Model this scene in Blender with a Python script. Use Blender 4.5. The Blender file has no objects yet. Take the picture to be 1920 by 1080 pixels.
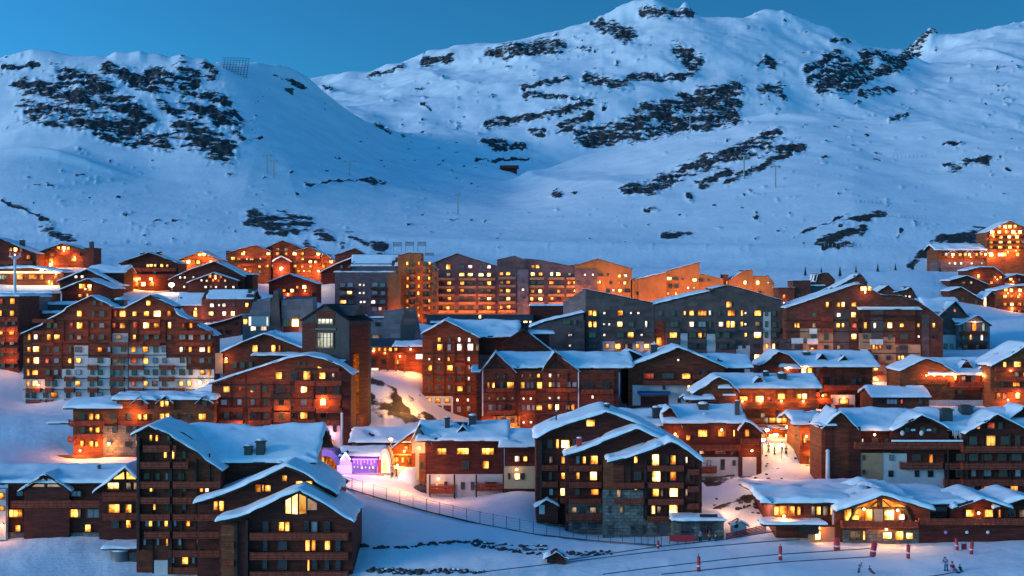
import bpy, math, random
import numpy as np
from mathutils import Vector, Matrix
random.seed(7)
C = bpy.context.scene.collection
F = 2400.0          # focal length in photo pixels (1920 wide)
CZ = 100.0          # camera height
def Wp(px, py, D):
    return Vector(((px - 960) / F * D, D, CZ - (py - 540) / F * D))
# ------------------------------------------------------------------ tags
def tag(o, label=None, cat=None, group=None, kind=None):
    if label: o['label'] = label
    if cat: o['category'] = cat
    if group: o['group'] = group
    if kind: o['kind'] = kind
    return o
def empty(name, loc, rz=0.0, label=None, cat=None, group=None):
    o = bpy.data.objects.new(name, None); C.objects.link(o)
    o.empty_display_size = 0.5
    o.location = loc; o.rotation_euler = (0, 0, rz)
    return tag(o, label, cat, group)
class MB:
    def __init__(s): s.v = []; s.f = []; s.m = []
    def face(s, pts, m=0):
        b = len(s.v); s.v += [tuple(p) for p in pts]; s.f.append(tuple(range(b, b + len(pts)))); s.m.append(m)
    def box(s, x0, x1, y0, y1, z0, z1, m=0):
        b = len(s.v)
        s.v += [(x0,y0,z0),(x1,y0,z0),(x1,y1,z0),(x0,y1,z0),(x0,y0,z1),(x1,y0,z1),(x1,y1,z1),(x0,y1,z1)]
        for q in ((0,3,2,1),(4,5,6,7),(0,1,5,4),(1,2,6,5),(2,3,7,6),(3,0,4,7)):
            s.f.append(tuple(b + i for i in q)); s.m.append(m)
        return s
    def prism(s, poly, axis, b0, b1, m=0):
        # poly: (a, z) outline, axis 'y' extrudes along y (a = x), axis 'x' extrudes along x (a = y)
        n = len(poly); b = len(s.v)
        for bb in (b0, b1):
            for a, z in poly:
                s.v.append((a, bb, z) if axis == 'y' else (bb, a, z))
        s.f.append(tuple(range(b, b + n))); s.m.append(m)
        s.f.append(tuple(range(b + 2 * n - 1, b + n - 1, -1))); s.m.append(m)
        for i in range(n):
            j = (i + 1) % n
            s.f.append((b + j, b + i, b + n + i, b + n + j)); s.m.append(m)
        return s
    def tube(s, p0, p1, r0, r1=None, n=8, m=0):
        r1 = r0 if r1 is None else r1
        p0 = Vector(p0); p1 = Vector(p1); d = (p1 - p0).normalized()
        u = d.orthogonal().normalized(); w = d.cross(u); b = len(s.v)
        for p, r in ((p0, r0), (p1, r1)):
            for k in range(n):
                a = 2 * math.pi * k / n
                s.v.append(tuple(p + u * math.cos(a) * r + w * math.sin(a) * r))
        for k in range(n):
            j = (k + 1) % n
            s.f.append((b + k, b + j, b + n + j, b + n + k)); s.m.append(m)
        s.f.append(tuple(range(b + n - 1, b - 1, -1))); s.m.append(m)
        s.f.append(tuple(range(b + n, b + 2 * n))); s.m.append(m)
        return s
    def ball(s, c, r, sc=(1,1,1), n=8, k=6, m=0):
        b = len(s.v); c = Vector(c)
        for i in range(k + 1):
            th = math.pi * i / k
            for j in range(n):
                ph = 2 * math.pi * j / n
                s.v.append((c.x + r*sc[0]*math.sin(th)*math.cos(ph), c.y + r*sc[1]*math.sin(th)*math.sin(ph), c.z + r*sc[2]*math.cos(th)))
        for i in range(k):
            for j in range(n):
                s.f.append((b+i*n+j, b+(i+1)*n+j, b+(i+1)*n+(j+1)%n, b+i*n+(j+1)%n)); s.m.append(m)
        return s
    def mesh(s, name, mats, smooth=False):
        me = bpy.data.meshes.new(name); me.from_pydata(s.v, [], s.f)
        for mt in (mats if isinstance(mats, (list, tuple)) else [mats]): me.materials.append(mt)
        if isinstance(mats, (list, tuple)) and len(mats) > 1: me.polygons.foreach_set('material_index', s.m)
        if smooth: me.polygons.foreach_set('use_smooth', [True] * len(me.polygons))
        me.update(); return me
    def build(s, name, mats, parent=None, smooth=False):
        o = bpy.data.objects.new(name, s.mesh(name, mats, smooth)); C.objects.link(o)
        if parent: o.parent = parent
        return o
def place(name, me, parent=None, loc=(0,0,0), rz=0.0, sc=(1,1,1)):
    o = bpy.data.objects.new(name, me); C.objects.link(o)
    if parent: o.parent = parent
    o.location = loc; o.rotation_euler = (0, 0, rz); o.scale = sc
    return o
# ------------------------------------------------------------------ numpy noise
def _h(ix, iy, s):
    n = (ix.astype(np.int64) * 374761393 + iy.astype(np.int64) * 668265263 + s * 974711) & 0xffffffff
    n = ((n ^ (n >> 13)) * 1274126177) & 0xffffffff
    return ((n ^ (n >> 16)) & 0xffff) / 65535.0
def vn(x, y, s=0):
    x = np.asarray(x, float); y = np.asarray(y, float)
    ix = np.floor(x); iy = np.floor(y); fx = x - ix; fy = y - iy
    fx = fx * fx * (3 - 2 * fx); fy = fy * fy * (3 - 2 * fy)
    a = _h(ix, iy, s) * (1 - fx) + _h(ix + 1, iy, s) * fx
    b = _h(ix, iy + 1, s) * (1 - fx) + _h(ix + 1, iy + 1, s) * fx
    return (a * (1 - fy) + b * fy) * 2 - 1
def fbm(x, y, s=0, o=4):
    t = 0; a = 1.0; n = 0
    for i in range(o):
        t = t + a * vn(x * 2 ** i + 17.3 * i, y * 2 ** i - 9.1 * i, s + i); n += a; a *= 0.5
    return t / n
# ------------------------------------------------------------------ materials
def newmat(name):
    m = bpy.data.materials.new(name); m.use_nodes = True
    nt = m.node_tree; b = nt.nodes['Principled BSDF']
    return m, nt, b
def N(nt, t, **kw):
    n = nt.nodes.new(t)
    for k, v in kw.items():
        if k.startswith('_'): setattr(n, k[1:], v)
        else: n.inputs[k.replace('__', ' ')].default_value = v
    return n
def ramp(nt, stops):
    r = nt.nodes.new('ShaderNodeValToRGB'); e = r.color_ramp.elements
    while len(e) < len(stops): e.new(0.5)
    for i, (p, c) in enumerate(stops): e[i].position = p; e[i].color = (*c, 1)
    return r
def varied(name, col, rough=0.8, sc=0.5, amp=0.35, stretch=(1, 1, 1), bump=0.0, brick=None, spec=0.3, lines=0.0):
    m, nt, b = newmat(name); L = nt.links.new
    tc = N(nt, 'ShaderNodeTexCoord'); mp = N(nt, 'ShaderNodeMapping'); mp.inputs['Scale'].default_value = stretch
    L(tc.outputs['Object'], mp.inputs['Vector'])
    no = N(nt, 'ShaderNodeTexNoise', Scale=sc, Detail=6.0, Roughness=0.65); L(mp.outputs[0], no.inputs['Vector'])
    lo = tuple(c * (1 - amp) for c in col); hi = tuple(min(1, c * (1 + amp)) for c in col)
    r = ramp(nt, [(0.3, lo), (0.7, hi)]); L(no.outputs['Fac'], r.inputs[0]); out = r.outputs[0]
    if brick:
        br = N(nt, 'ShaderNodeTexBrick', Scale=1.0); br.inputs['Color1'].default_value = (1,1,1,1); br.inputs['Color2'].default_value = (.62,.62,.62,1)
        br.inputs['Mortar'].default_value = (*brick[3],1); br.inputs['Mortar Size'].default_value = brick[2]
        br.inputs['Brick Width'].default_value = brick[0]; br.inputs['Row Height'].default_value = brick[1]
        mp2 = N(nt, 'ShaderNodeMapping'); mp2.inputs['Rotation'].default_value = (math.radians(90), 0, 0); L(tc.outputs['Object'], mp2.inputs['Vector'])
        L(mp2.outputs[0], br.inputs['Vector'])
        mx = N(nt, 'ShaderNodeMixRGB', _blend_type='MULTIPLY', Fac=1.0); L(out, mx.inputs[1]); L(br.outputs['Color'], mx.inputs[2]); out = mx.outputs[0]
    L(out, b.inputs['Base Color']); b.inputs['Roughness'].default_value = rough
    b.inputs['Specular IOR Level'].default_value = spec
    if bump:
        bp = N(nt, 'ShaderNodeBump', Strength=bump, Distance=0.1); L(no.outputs['Fac'], bp.inputs['Height']); L(bp.outputs[0], b.inputs['Normal'])
    return m
M = {}
plank = (1.6, 0.28, 0.03, (.45,.45,.45))
M['red_wood']   = varied('red_wood', (.195,.040,.018), sc=.5, amp=.5, stretch=(1,1,4), brick=(3.0,.45,.03,(.5,.5,.5)))
M['dark_wood']  = varied('dark_wood', (.100,.018,.011), sc=.5, amp=.5, stretch=(1,1,4), brick=(3.0,.45,.03,(.5,.5,.5)))
M['brown_wood'] = varied('brown_wood', (.165,.034,.016), sc=.5, amp=.5, stretch=(1,1,4), brick=(3.0,.45,.03,(.5,.5,.5)))
M['warm_wood']  = varied('warm_wood', (.23,.064,.021), sc=.5, amp=.5, stretch=(1,1,4), brick=(3.0,.45,.03,(.5,.5,.5)))
M['balcony_wood'] = varied('balcony_wood', (.22,.040,.020), sc=.8, amp=.5, stretch=(3,3,1))
M['roof_trim']  = varied('roof_trim', (.028,.020,.018), sc=.6, amp=.4)
M['plaster']    = varied('plaster', (.50,.46,.44), sc=.35, amp=.18, stretch=(1,1,.5))
M['tan_plaster']= varied('tan_plaster', (.42,.22,.12), sc=.35, amp=.2)
M['ochre_plaster'] = varied('ochre_plaster', (.36,.145,.04), sc=.3, amp=.25, stretch=(1,1,.5))
M['cream_plaster'] = varied('cream_plaster', (.42,.36,.22), sc=.35, amp=.15)
M['grey_cladding'] = varied('grey_cladding', (.125,.082,.078), sc=.3, amp=.3, brick=(2.4,.9,.03,(.75,.75,.75)))
M['light_cladding'] = varied('light_cladding', (.19,.165,.18), sc=.3, amp=.2, brick=(2.4,1.2,.02,(.8,.8,.8)))
M['brick_red']  = varied('brick_red', (.165,.045,.028), sc=.3, amp=.4, brick=(1.2,.5,.04,(.7,.6,.55)))
M['brick_mauve'] = varied('brick_mauve', (.17,.11,.115), sc=.3, amp=.3, brick=(1.2,.5,.04,(.7,.6,.6)))
M['stone']      = varied('stone', (.17,.155,.14), sc=.9, amp=.55, bump=.4, brick=(1.1,.55,.06,(.45,.45,.45)))
M['rust_plaster'] = varied('rust_plaster', (.30,.105,.035), sc=.3, amp=.3, stretch=(1,1,.5))
M['slate'] = varied('slate', (.045,.042,.045), sc=.4, amp=.35, stretch=(3,3,1))
M['metal']      = varied('metal', (.14,.14,.15), rough=.5, sc=.5, amp=.2, spec=.5)
M['pylon_metal'] = varied('pylon_metal', (.26,.27,.29), rough=.6, sc=.5, amp=.15)
M['dark_metal'] = varied('dark_metal', (.03,.032,.036), rough=.5, sc=.5, amp=.3, spec=.5)
M['white_metal'] = varied('white_metal', (.6,.6,.62), rough=.5, sc=.5, amp=.1)
M['frame']      = varied('frame', (.10,.055,.035), sc=.8, amp=.3)
M['white_frame'] = varied('white_frame', (.40,.34,.30), sc=.8, amp=.2)
M['red_paint']  = varied('red_paint', (.45,.03,.04), rough=.6, sc=2, amp=.25)
M['blue_cloth'] = varied('blue_cloth', (.03,.10,.26), rough=.8, sc=4, amp=.3)
M['red_cloth']  = varied('red_cloth', (.40,.03,.05), rough=.8, sc=4, amp=.3)
M['dark_cloth'] = varied('dark_cloth', (.03,.03,.045), rough=.8, sc=4, amp=.3)
M['skin']       = varied('skin', (.45,.27,.19), rough=.6, sc=8, amp=.1)
M['rock']       = varied('rock', (.050,.046,.048), sc=.9, amp=.6, bump=.6)
M['bark']       = varied('bark', (.06,.04,.03), sc=2, amp=.4)
M['needles']    = varied('needles', (.022,.045,.03), sc=1.5, amp=.5)
M['violet_paint'] = varied('violet_paint', (.30,.22,.48), sc=.5, amp=.3)
def glass(name, col, rough):
    m, nt, b = newmat(name); L = nt.links.new
    oi = N(nt, 'ShaderNodeObjectInfo'); r = ramp(nt, [(0, tuple(c*.4 for c in col)), (1, tuple(c*1.8 for c in col))])
    L(oi.outputs['Random'], r.inputs[0]); L(r.outputs[0], b.inputs['Base Color'])
    b.inputs['Roughness'].default_value = rough; b.inputs['Specular IOR Level'].default_value = .8
    return m
M['glass'] = glass('glass', (.022,.024,.03), .12)
M['sky_tint_glass'] = glass('sky_tint_glass', (.17,.18,.21), .25)  # paler base colour imitates panes reflecting the blue sky
def lit(name, lo, hi, st, wide=False):
    # a lit room seen through a pane: lamps, curtains and furniture break the glow up
    m, nt, b = newmat(name); L = nt.links.new
    nt.nodes.remove(b)
    tc = N(nt, 'ShaderNodeTexCoord'); oi = N(nt, 'ShaderNodeObjectInfo')
    ad = N(nt, 'ShaderNodeVectorMath', _operation='ADD'); sc = N(nt, 'ShaderNodeVectorMath', _operation='SCALE')
    cb = N(nt, 'ShaderNodeCombineXYZ'); mu = N(nt, 'ShaderNodeMath', _operation='MULTIPLY'); mu.inputs[1].default_value = 57.0
    L(oi.outputs['Random'], mu.inputs[0]); L(mu.outputs[0], cb.inputs[0]); L(mu.outputs[0], cb.inputs[2])
    L(tc.outputs['Object'], ad.inputs[0]); L(cb.outputs[0], ad.inputs[1])
    no = N(nt, 'ShaderNodeTexNoise', Scale=2.6, Detail=3.0, Roughness=.6); L(ad.outputs[0], no.inputs['Vector'])
    # hot core painted into the emission for a room lamp and bloom, fading outwards
    wn = N(nt, 'ShaderNodeTexWhiteNoise'); wn.noise_dimensions = '1D'; L(mu.outputs[0], wn.inputs['W'])
    of = N(nt, 'ShaderNodeVectorMath', _operation='MULTIPLY_ADD'); L(wn.outputs['Color'], of.inputs[0]); of.inputs[1].default_value = (.62, 0, .5); of.inputs[2].default_value = (-.31, 0, -.2)
    ds = N(nt, 'ShaderNodeVectorMath', _operation='DISTANCE'); L(tc.outputs['Object'], ds.inputs[0]); L(of.outputs[0], ds.inputs[1])
    fo = N(nt, 'ShaderNodeMapRange'); L(ds.outputs['Value'], fo.inputs['Value'])
    for k, v in (('From Min', .05), ('From Max', .72), ('To Min', .30), ('To Max', -.22)): fo.inputs[k].default_value = v
    if wide: no.inputs['Scale'].default_value = .55; fo.inputs['To Min'].default_value = .12; fo.inputs['To Max'].default_value = .12
    sm = N(nt, 'ShaderNodeMath', _operation='ADD'); L(no.outputs['Fac'], sm.inputs[0]); L(fo.outputs[0], sm.inputs[1])
    r = ramp(nt, [(.26, tuple(c * .16 for c in lo)), (.44, tuple(c * .75 for c in lo)), (.58, tuple(.5*(p+q) for p, q in zip(lo, hi))), (.82, tuple(c * 1.25 for c in hi))]); L(sm.outputs[0], r.inputs[0])
    mr = N(nt, 'ShaderNodeMapRange'); mr.inputs['From Min'].default_value = 0; mr.inputs['From Max'].default_value = 1
    mr.inputs['To Min'].default_value = st * .35; mr.inputs['To Max'].default_value = st * 1.6
    m2 = N(nt, 'ShaderNodeMath', _operation='FRACT'); m3 = N(nt, 'ShaderNodeMath', _operation='MULTIPLY'); m3.inputs[1].default_value = 7.31
    L(oi.outputs['Random'], m3.inputs[0]); L(m3.outputs[0], m2.inputs[0]); L(m2.outputs[0], mr.inputs['Value'])
    em = N(nt, 'ShaderNodeEmission'); L(r.outputs[0], em.inputs['Color']); L(mr.outputs[0], em.inputs['Strength'])
    L(em.outputs[0], nt.nodes['Material Output'].inputs['Surface'])
    m.cycles.emission_sampling = 'NONE'
    return m
def bulb(name, col, st):
    m, nt, b = newmat(name); nt.nodes.remove(b)
    em = N(nt, 'ShaderNodeEmission'); em.inputs['Color'].default_value = (*col, 1); em.inputs['Strength'].default_value = st
    nt.links.new(em.outputs[0], nt.nodes['Material Output'].inputs['Surface']); m.cycles.emission_sampling = 'NONE'
    return m
SKY = dict(el=8, rot=250, air=1.0, dust=.3, ozone=6.0, st=.12, tint=(.57,1.10,.94), dark=(.9,1,.1), anti=.27, sun=.42, ang=20, suncol=(.98,.97,.94), lamp_el=12, exp=1.85)
# ------------------------------------------------------------------ snow / terrain materials
def snow_mat(name, terrain=False):
    m, nt, b = newmat(name); L = nt.links.new
    tc = N(nt, 'ShaderNodeTexCoord')
    n1 = N(nt, 'ShaderNodeTexNoise', Scale=.05 if terrain else .5, Detail=8.0, Roughness=.6); L(tc.outputs['Object'], n1.inputs['Vector'])
    r = ramp(nt, [(.3, (.70,.735,.78)), (.7, (.84,.855,.88))]); L(n1.outputs['Fac'], r.inputs[0]); col = r.outputs[0]
    b.inputs['Roughness'].default_value = .75; b.inputs['Specular IOR Level'].default_value = .2
    n2 = N(nt, 'ShaderNodeTexNoise', Scale=.35 if terrain else 1.2, Detail=9.0, Roughness=.62); L(tc.outputs['Object'], n2.inputs['Vector'])
    bp = N(nt, 'ShaderNodeBump', Strength=.35 if terrain else .2, Distance=.7 if terrain else .25); L(n2.outputs['Fac'], bp.inputs['Height'])
    if terrain:
        at = N(nt, 'ShaderNodeAttribute', _attribute_name='rock')
        mp = N(nt, 'ShaderNodeMapping'); mp.inputs['Rotation'].default_value = (0, math.radians(-20), 0); mp.inputs['Scale'].default_value = (.75, .5, 1.6); L(tc.outputs['Object'], mp.inputs['Vector'])
        n3 = N(nt, 'ShaderNodeTexNoise', Scale=.08, Detail=9.0, Roughness=.62); L(mp.outputs[0], n3.inputs['Vector'])
        m1 = N(nt, 'ShaderNodeMath', _operation='MULTIPLY_ADD'); m1.inputs[1].default_value = 4.4; m1.inputs[2].default_value = -2.2
        L(n3.outputs['Fac'], m1.inputs[0])
        m2 = N(nt, 'ShaderNodeMath', _operation='ADD'); L(m1.outputs[0], m2.inputs[0]); L(at.outputs['Fac'], m2.inputs[1])
        mp2 = N(nt, 'ShaderNodeMapping'); mp2.inputs['Rotation'].default_value = (0, math.radians(-16), 0); mp2.inputs['Scale'].default_value = (.35, .35, 1.9); L(tc.outputs['Object'], mp2.inputs['Vector'])
        n5 = N(nt, 'ShaderNodeTexNoise', Scale=.16, Detail=6.0, Roughness=.65); L(mp2.outputs[0], n5.inputs['Vector'])
        m3 = N(nt, 'ShaderNodeMath', _operation='MULTIPLY_ADD'); m3.inputs[1].default_value = 4.0; m3.inputs[2].default_value = -1.55; L(n5.outputs['Fac'], m3.inputs[0])
        mn = N(nt, 'ShaderNodeMath', _operation='MINIMUM'); L(m2.outputs[0], mn.inputs[0])
        ma = N(nt, 'ShaderNodeMath', _operation='ADD'); L(m3.outputs[0], ma.inputs[0]); ma.inputs[1].default_value = .55; L(ma.outputs[0], mn.inputs[1])
        rr = ramp(nt, [(.36, (0,0,0)), (.60, (1,1,1))]); L(mn.outputs[0], rr.inputs[0])
        n4 = N(nt, 'ShaderNodeTexNoise', Scale=.3, Detail=5.0, Roughness=.7); L(mp.outputs[0], n4.inputs['Vector'])
        rk = ramp(nt, [(.3, (.014,.014,.016)), (.72, (.075,.062,.058))]); L(n4.outputs['Fac'], rk.inputs[0])
        mx = N(nt, 'ShaderNodeMixRGB'); L(rr.outputs[0], mx.inputs[0]); L(col, mx.inputs[1]); L(rk.outputs[0], mx.inputs[2]); col = mx.outputs[0]
    if terrain:
        wv = N(nt, 'ShaderNodeTexWave', Scale=.55, Distortion=6.0, Detail=3.0); wv.inputs['Detail Scale'].default_value = .3; mw = N(nt, 'ShaderNodeMapping'); mw.inputs['Rotation'].default_value = (0, 0, .5); mw.inputs['Scale'].default_value = (.12, .9, .4)
        L(tc.outputs['Object'], mw.inputs['Vector']); L(mw.outputs[0], wv.inputs['Vector'])
        b2 = N(nt, 'ShaderNodeBump', Strength=.07, Distance=.35); L(wv.outputs['Fac'], b2.inputs['Height']); L(bp.outputs[0], b2.inputs['Normal']); bp = b2
    L(bp.outputs[0], b.inputs['Normal']); L(col, b.inputs['Base Color'])
    return m
M['snow'] = snow_mat('snow'); M['terrain'] = snow_mat('terrain_snow', True)
# ------------------------------------------------------------------ village ground: control points (pixel, pixel, distance)
GP = """-200 1085 195 0 1085 195 130 1078 198 270 1092 195 650 1090 190 900 1088 185 1200 1085 183 1500 1082 180 1920 1080 178 2120 1080 178
-200 1463 130 500 1463 130 1200 1463 130 2120 1463 130
0 1015 214 250 1012 214 100 1022 209 -200 1015 214 330 1097 197 540 1092 189
640 893 241 800 945 225 1000 985 216 1180 1012 206 1240 1020 203 660 900 241 750 905 239 900 934 239 960 918 236 930 958 226 985 965 221
660 960 215 800 1000 208 1000 1025 203 700 1030 200 900 1062 192 700 930 224
1012 968 223 1060 988 221 1130 1002 218 1200 1010 210 1308 1010 210 1358 1012 206
1310 995 212 1340 965 220 1400 930 228 1450 890 236 1460 842 251 1540 905 236 1440 987 212 1430 845 251 1490 835 256
1500 1004 209 1570 1020 204 1720 1020 204 1920 1012 204 2120 1012 204 1300 1027 200 1600 1037 197 1900 1042 195 2120 1042 195
1560 917 232 1770 932 230 1920 932 230 2120 932 230 1500 872 246 1560 882 244
780 902 242 800 937 240 945 928 239 580 892 247 740 892 246 780 877 254
130 864 261 400 864 262 0 870 240 0 780 285 0 690 330 100 825 268 115 775 300 -200 870 240 -200 690 330
400 840 266 655 840 266 570 838 276 685 833 274
690 800 272 690 712 295 790 702 300 760 770 280 790 797 288 795 792 300 890 802 300 905 814 286 1180 802 285
42 759 320 400 759 320 1190 759 290 1300 759 290 1310 902 246 1420 897 246 1330 802 276 1540 802 274 1600 782 300
1730 759 292 1860 762 290 2120 762 290 1640 770 283 1740 770 283
470 642 330 587 642 330 690 642 335 790 642 330 690 702 310 790 702 310 420 702 300
1000 667 332 1100 702 330 1460 702 330 1470 702 326 1765 722 324 1770 659 350 1850 657 350 1860 657 340 1915 600 395 1915 650 345 1800 667 332 2120 640 345 2120 590 395
640 602 442 790 627 446 820 594 475 1080 592 472 1185 602 470 1320 592 470 1450 567 475
0 543 385 120 537 390 120 562 375 210 564 372 280 547 402 330 547 390 470 547 388 430 537 470 620 532 468 507 562 420 590 564 420
400 602 362 330 602 362 70 502 440 170 502 440 0 522 430 380 505 432 640 522 460 -200 530 385 -200 500 440
1757 524 622 1915 532 600 1800 547 520 1915 589 520 1850 592 470 2120 530 600 2120 589 520
1510 510 560 1600 510 560 1700 508 560 1840 510 575 700 475 610 1000 490 610 1300 500 610 1600 508 620 300 470 570 0 462 570 -200 462 570"""
g = np.array([float(t) for t in GP.split()]).reshape(-1, 3)
gx = (g[:,0] - 960) / F * g[:,2]; gy = g[:,2]; gz = CZ - (g[:,1] - 540) / F * g[:,2]
_K = np.sqrt((gx[:,None]-gx[None])**2 + (gy[:,None]-gy[None])**2 + 9.0)
_n = len(gx); _A = np.zeros((_n+3, _n+3)); _A[:_n,:_n] = -_K + 2.0*np.eye(_n)
_P = np.stack([np.ones(_n), gx, gy], 1); _A[:_n,_n:] = _P; _A[_n:,:_n] = _P.T
_wt = np.linalg.solve(_A, np.concatenate([gz, np.zeros(3)]))
def VG(x, y):
    x = np.asarray(x, float); y = np.asarray(y, float); z = _wt[_n] + _wt[_n+1]*x + _wt[_n+2]*y
    for i in range(_n): z = z - _wt[i]*np.sqrt((x-gx[i])**2 + (y-gy[i])**2 + 9.0)
    return z
def ground(x, y): return float(VG(np.array([x]), np.array([y]))[0])
# ------------------------------------------------------------------ mountains: landforms given by crest and foot
def line(s):
    a = np.array([float(t) for t in s.split()]).reshape(-1, 3); return a
LAND = [ # crest (px py D), foot (px py D), power of the slope profile, back slope
 (line("-300 150 1250 0 100 1250 60 84 1250 110 92 1250 180 97 1270 200 100 1270 216 91 1270 242 94 1270 262 91 1270 276 98 1270 300 101 1270 318 108 1270 336 105 1270 362 115 1270 384 114 1270 398 126 1270 408 119 1270 440 121 1270 480 118 1270 540 127 1290 580 145 1360 620 174 1480 700 236 1640 800 292 1660 900 340 1560 1000 400 1400 1150 520 1250 2300 620 1200"),
  line("-300 470 700 300 470 690 500 465 690 700 470 690 900 485 690 1100 495 690 2300 500 690"), 1.12, .5),
 (line("-300 250 2400 300 200 2400 450 175 2400 560 152 2400 610 146 2400 700 143 2400 760 122 2400 800 105 2400 850 90 2400 950 66 2400 1050 43 2400 1100 30 2400 1150 12 2400 1190 -2 2400 1225 -3 2400 1245 8 2400 1262 18 2400 1275 20 2400 1281 10 2400 1288 9 2400 1296 24 2400 1330 41 2400 1390 36 2400 1440 27 2400 1475 30 2400 1510 36 2400 1540 50 2400 1580 72 2400 1640 90 2400 1690 97 2400 1760 140 2400 1900 200 2400 2300 320 2400"),
  line("-300 420 1250 600 330 1250 800 330 1300 1000 330 1400 1300 300 1500 2300 300 1500"), 1.0, .4),
 (line("-300 620 1300 700 520 1200 800 470 1150 880 415 1150 930 360 1200 1000 318 1300 1100 279 1340 1200 250 1340 1300 228 1330 1380 212 1310 1450 199 1290 1520 207 1260 1600 216 1230 1700 226 1190 1800 232 1150 1920 245 1090 2300 270 950"),
  line("-300 520 690 700 480 690 1000 490 680 1300 500 670 1600 505 650 1920 500 680 2300 490 680"), .92, .12),
 (line("-300 300 860 0 281 860 60 280 860 110 286 860 160 303 860 220 332 860 300 372 850 400 420 830 500 470 800 700 600 800 2300 900 800"),
  line("-300 465 680 2300 480 680"), .9, .1),
 (line("-300 420 1300 0 400 1300 300 350 1300 600 325 1300 750 300 1350 900 305 1350 1000 340 1350 1200 380 1300 2300 420 1300"),
  line("-300 466 660 0 466 660 300 472 660 700 478 660 1000 490 660 1300 500 660 1600 508 650 2300 505 650"), 1.05, .25),
 (line("-300 500 2900 1500 250 2900 1600 160 2900 1660 120 2900 1690 98 2900 1715 78 2900 1735 60 2900 1746 50 2900 1754 58 2900 1772 66 2900 1810 64 2900 1860 58 2900 1885 42 2900 1905 33 2900 1940 20 2900 2300 0 2900"),
  line("-300 400 1800 1500 240 1700 1920 240 1700 2300 240 1700"), 1.0, .4),
]
def MH(px, D):
    k = 9.0; acc = 0; mx = None; zs = []
    for cr, ft, pw, bk in LAND:
        yc = np.interp(px, cr[:,0], cr[:,1]); dc = sum(np.interp(px + q, cr[:,0], cr[:,2]) for q in range(-160, 161, 20)) / 17
        yf = np.interp(px, ft[:,0], ft[:,1]); df = np.interp(px, ft[:,0], ft[:,2])
        zc = -(yc - 540) / F * dc; zf = -(yf - 540) / F * df
        t = (D - df) / (dc - df); tc = np.clip(t, 0, 1)
        ys = sum(np.interp(px + q, cr[:,0], cr[:,1]) for q in range(-160, 161, 10)) / 33; u = np.clip((t - .93) / .07, 0, 1); u = u*u*(3-2*u)
        yc = ys * (1 - u) + yc * u; zc = -(yc - 540) / F * dc
        z = zf + (zc - zf) * tc ** pw
        z = z - np.where(t > 1, (D - dc) * bk, 0) - np.where(t < 0, (df - D) * .6, 0)
        zs.append(z)
    zs = np.stack(zs); mx = zs.max(0)
    return CZ + mx + k * np.log(np.exp((zs - mx) / k).sum(0)) - 1.0
def TZ(PX, DD):
    PX = np.asarray(PX, float); DD = np.asarray(DD, float); X = (PX - 960) / F * DD
    Z = MH(PX, DD); nv = DD < 780; w = np.clip((DD - 590) / 150, 0, 1); w = w*w*(3-2*w)
    if nv.any(): Z = Z.copy(); Z[nv] = VG(X[nv], DD[nv]) * (1 - w[nv]) + Z[nv] * w[nv]
    far = np.clip((DD - 620) / 400, 0, 1); near = 1 - far; q = DD / 2400
    Z = Z + near * (fbm(X/14, DD/14, 3, 3) * .3 + fbm(X/4, DD/4, 8, 2) * .16 + fbm(X/1.3, DD/2.4, 12, 2) * .05)
    rid = 1 - np.abs(fbm(X/150 + DD/900, DD/420, 71, 3)) * 2.4
    return Z + far * q * (fbm(X/240, DD/300, 5, 5) * 15 + fbm(X/60, DD/90, 9, 4) * 7 + rid * 10 - 4)
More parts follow.
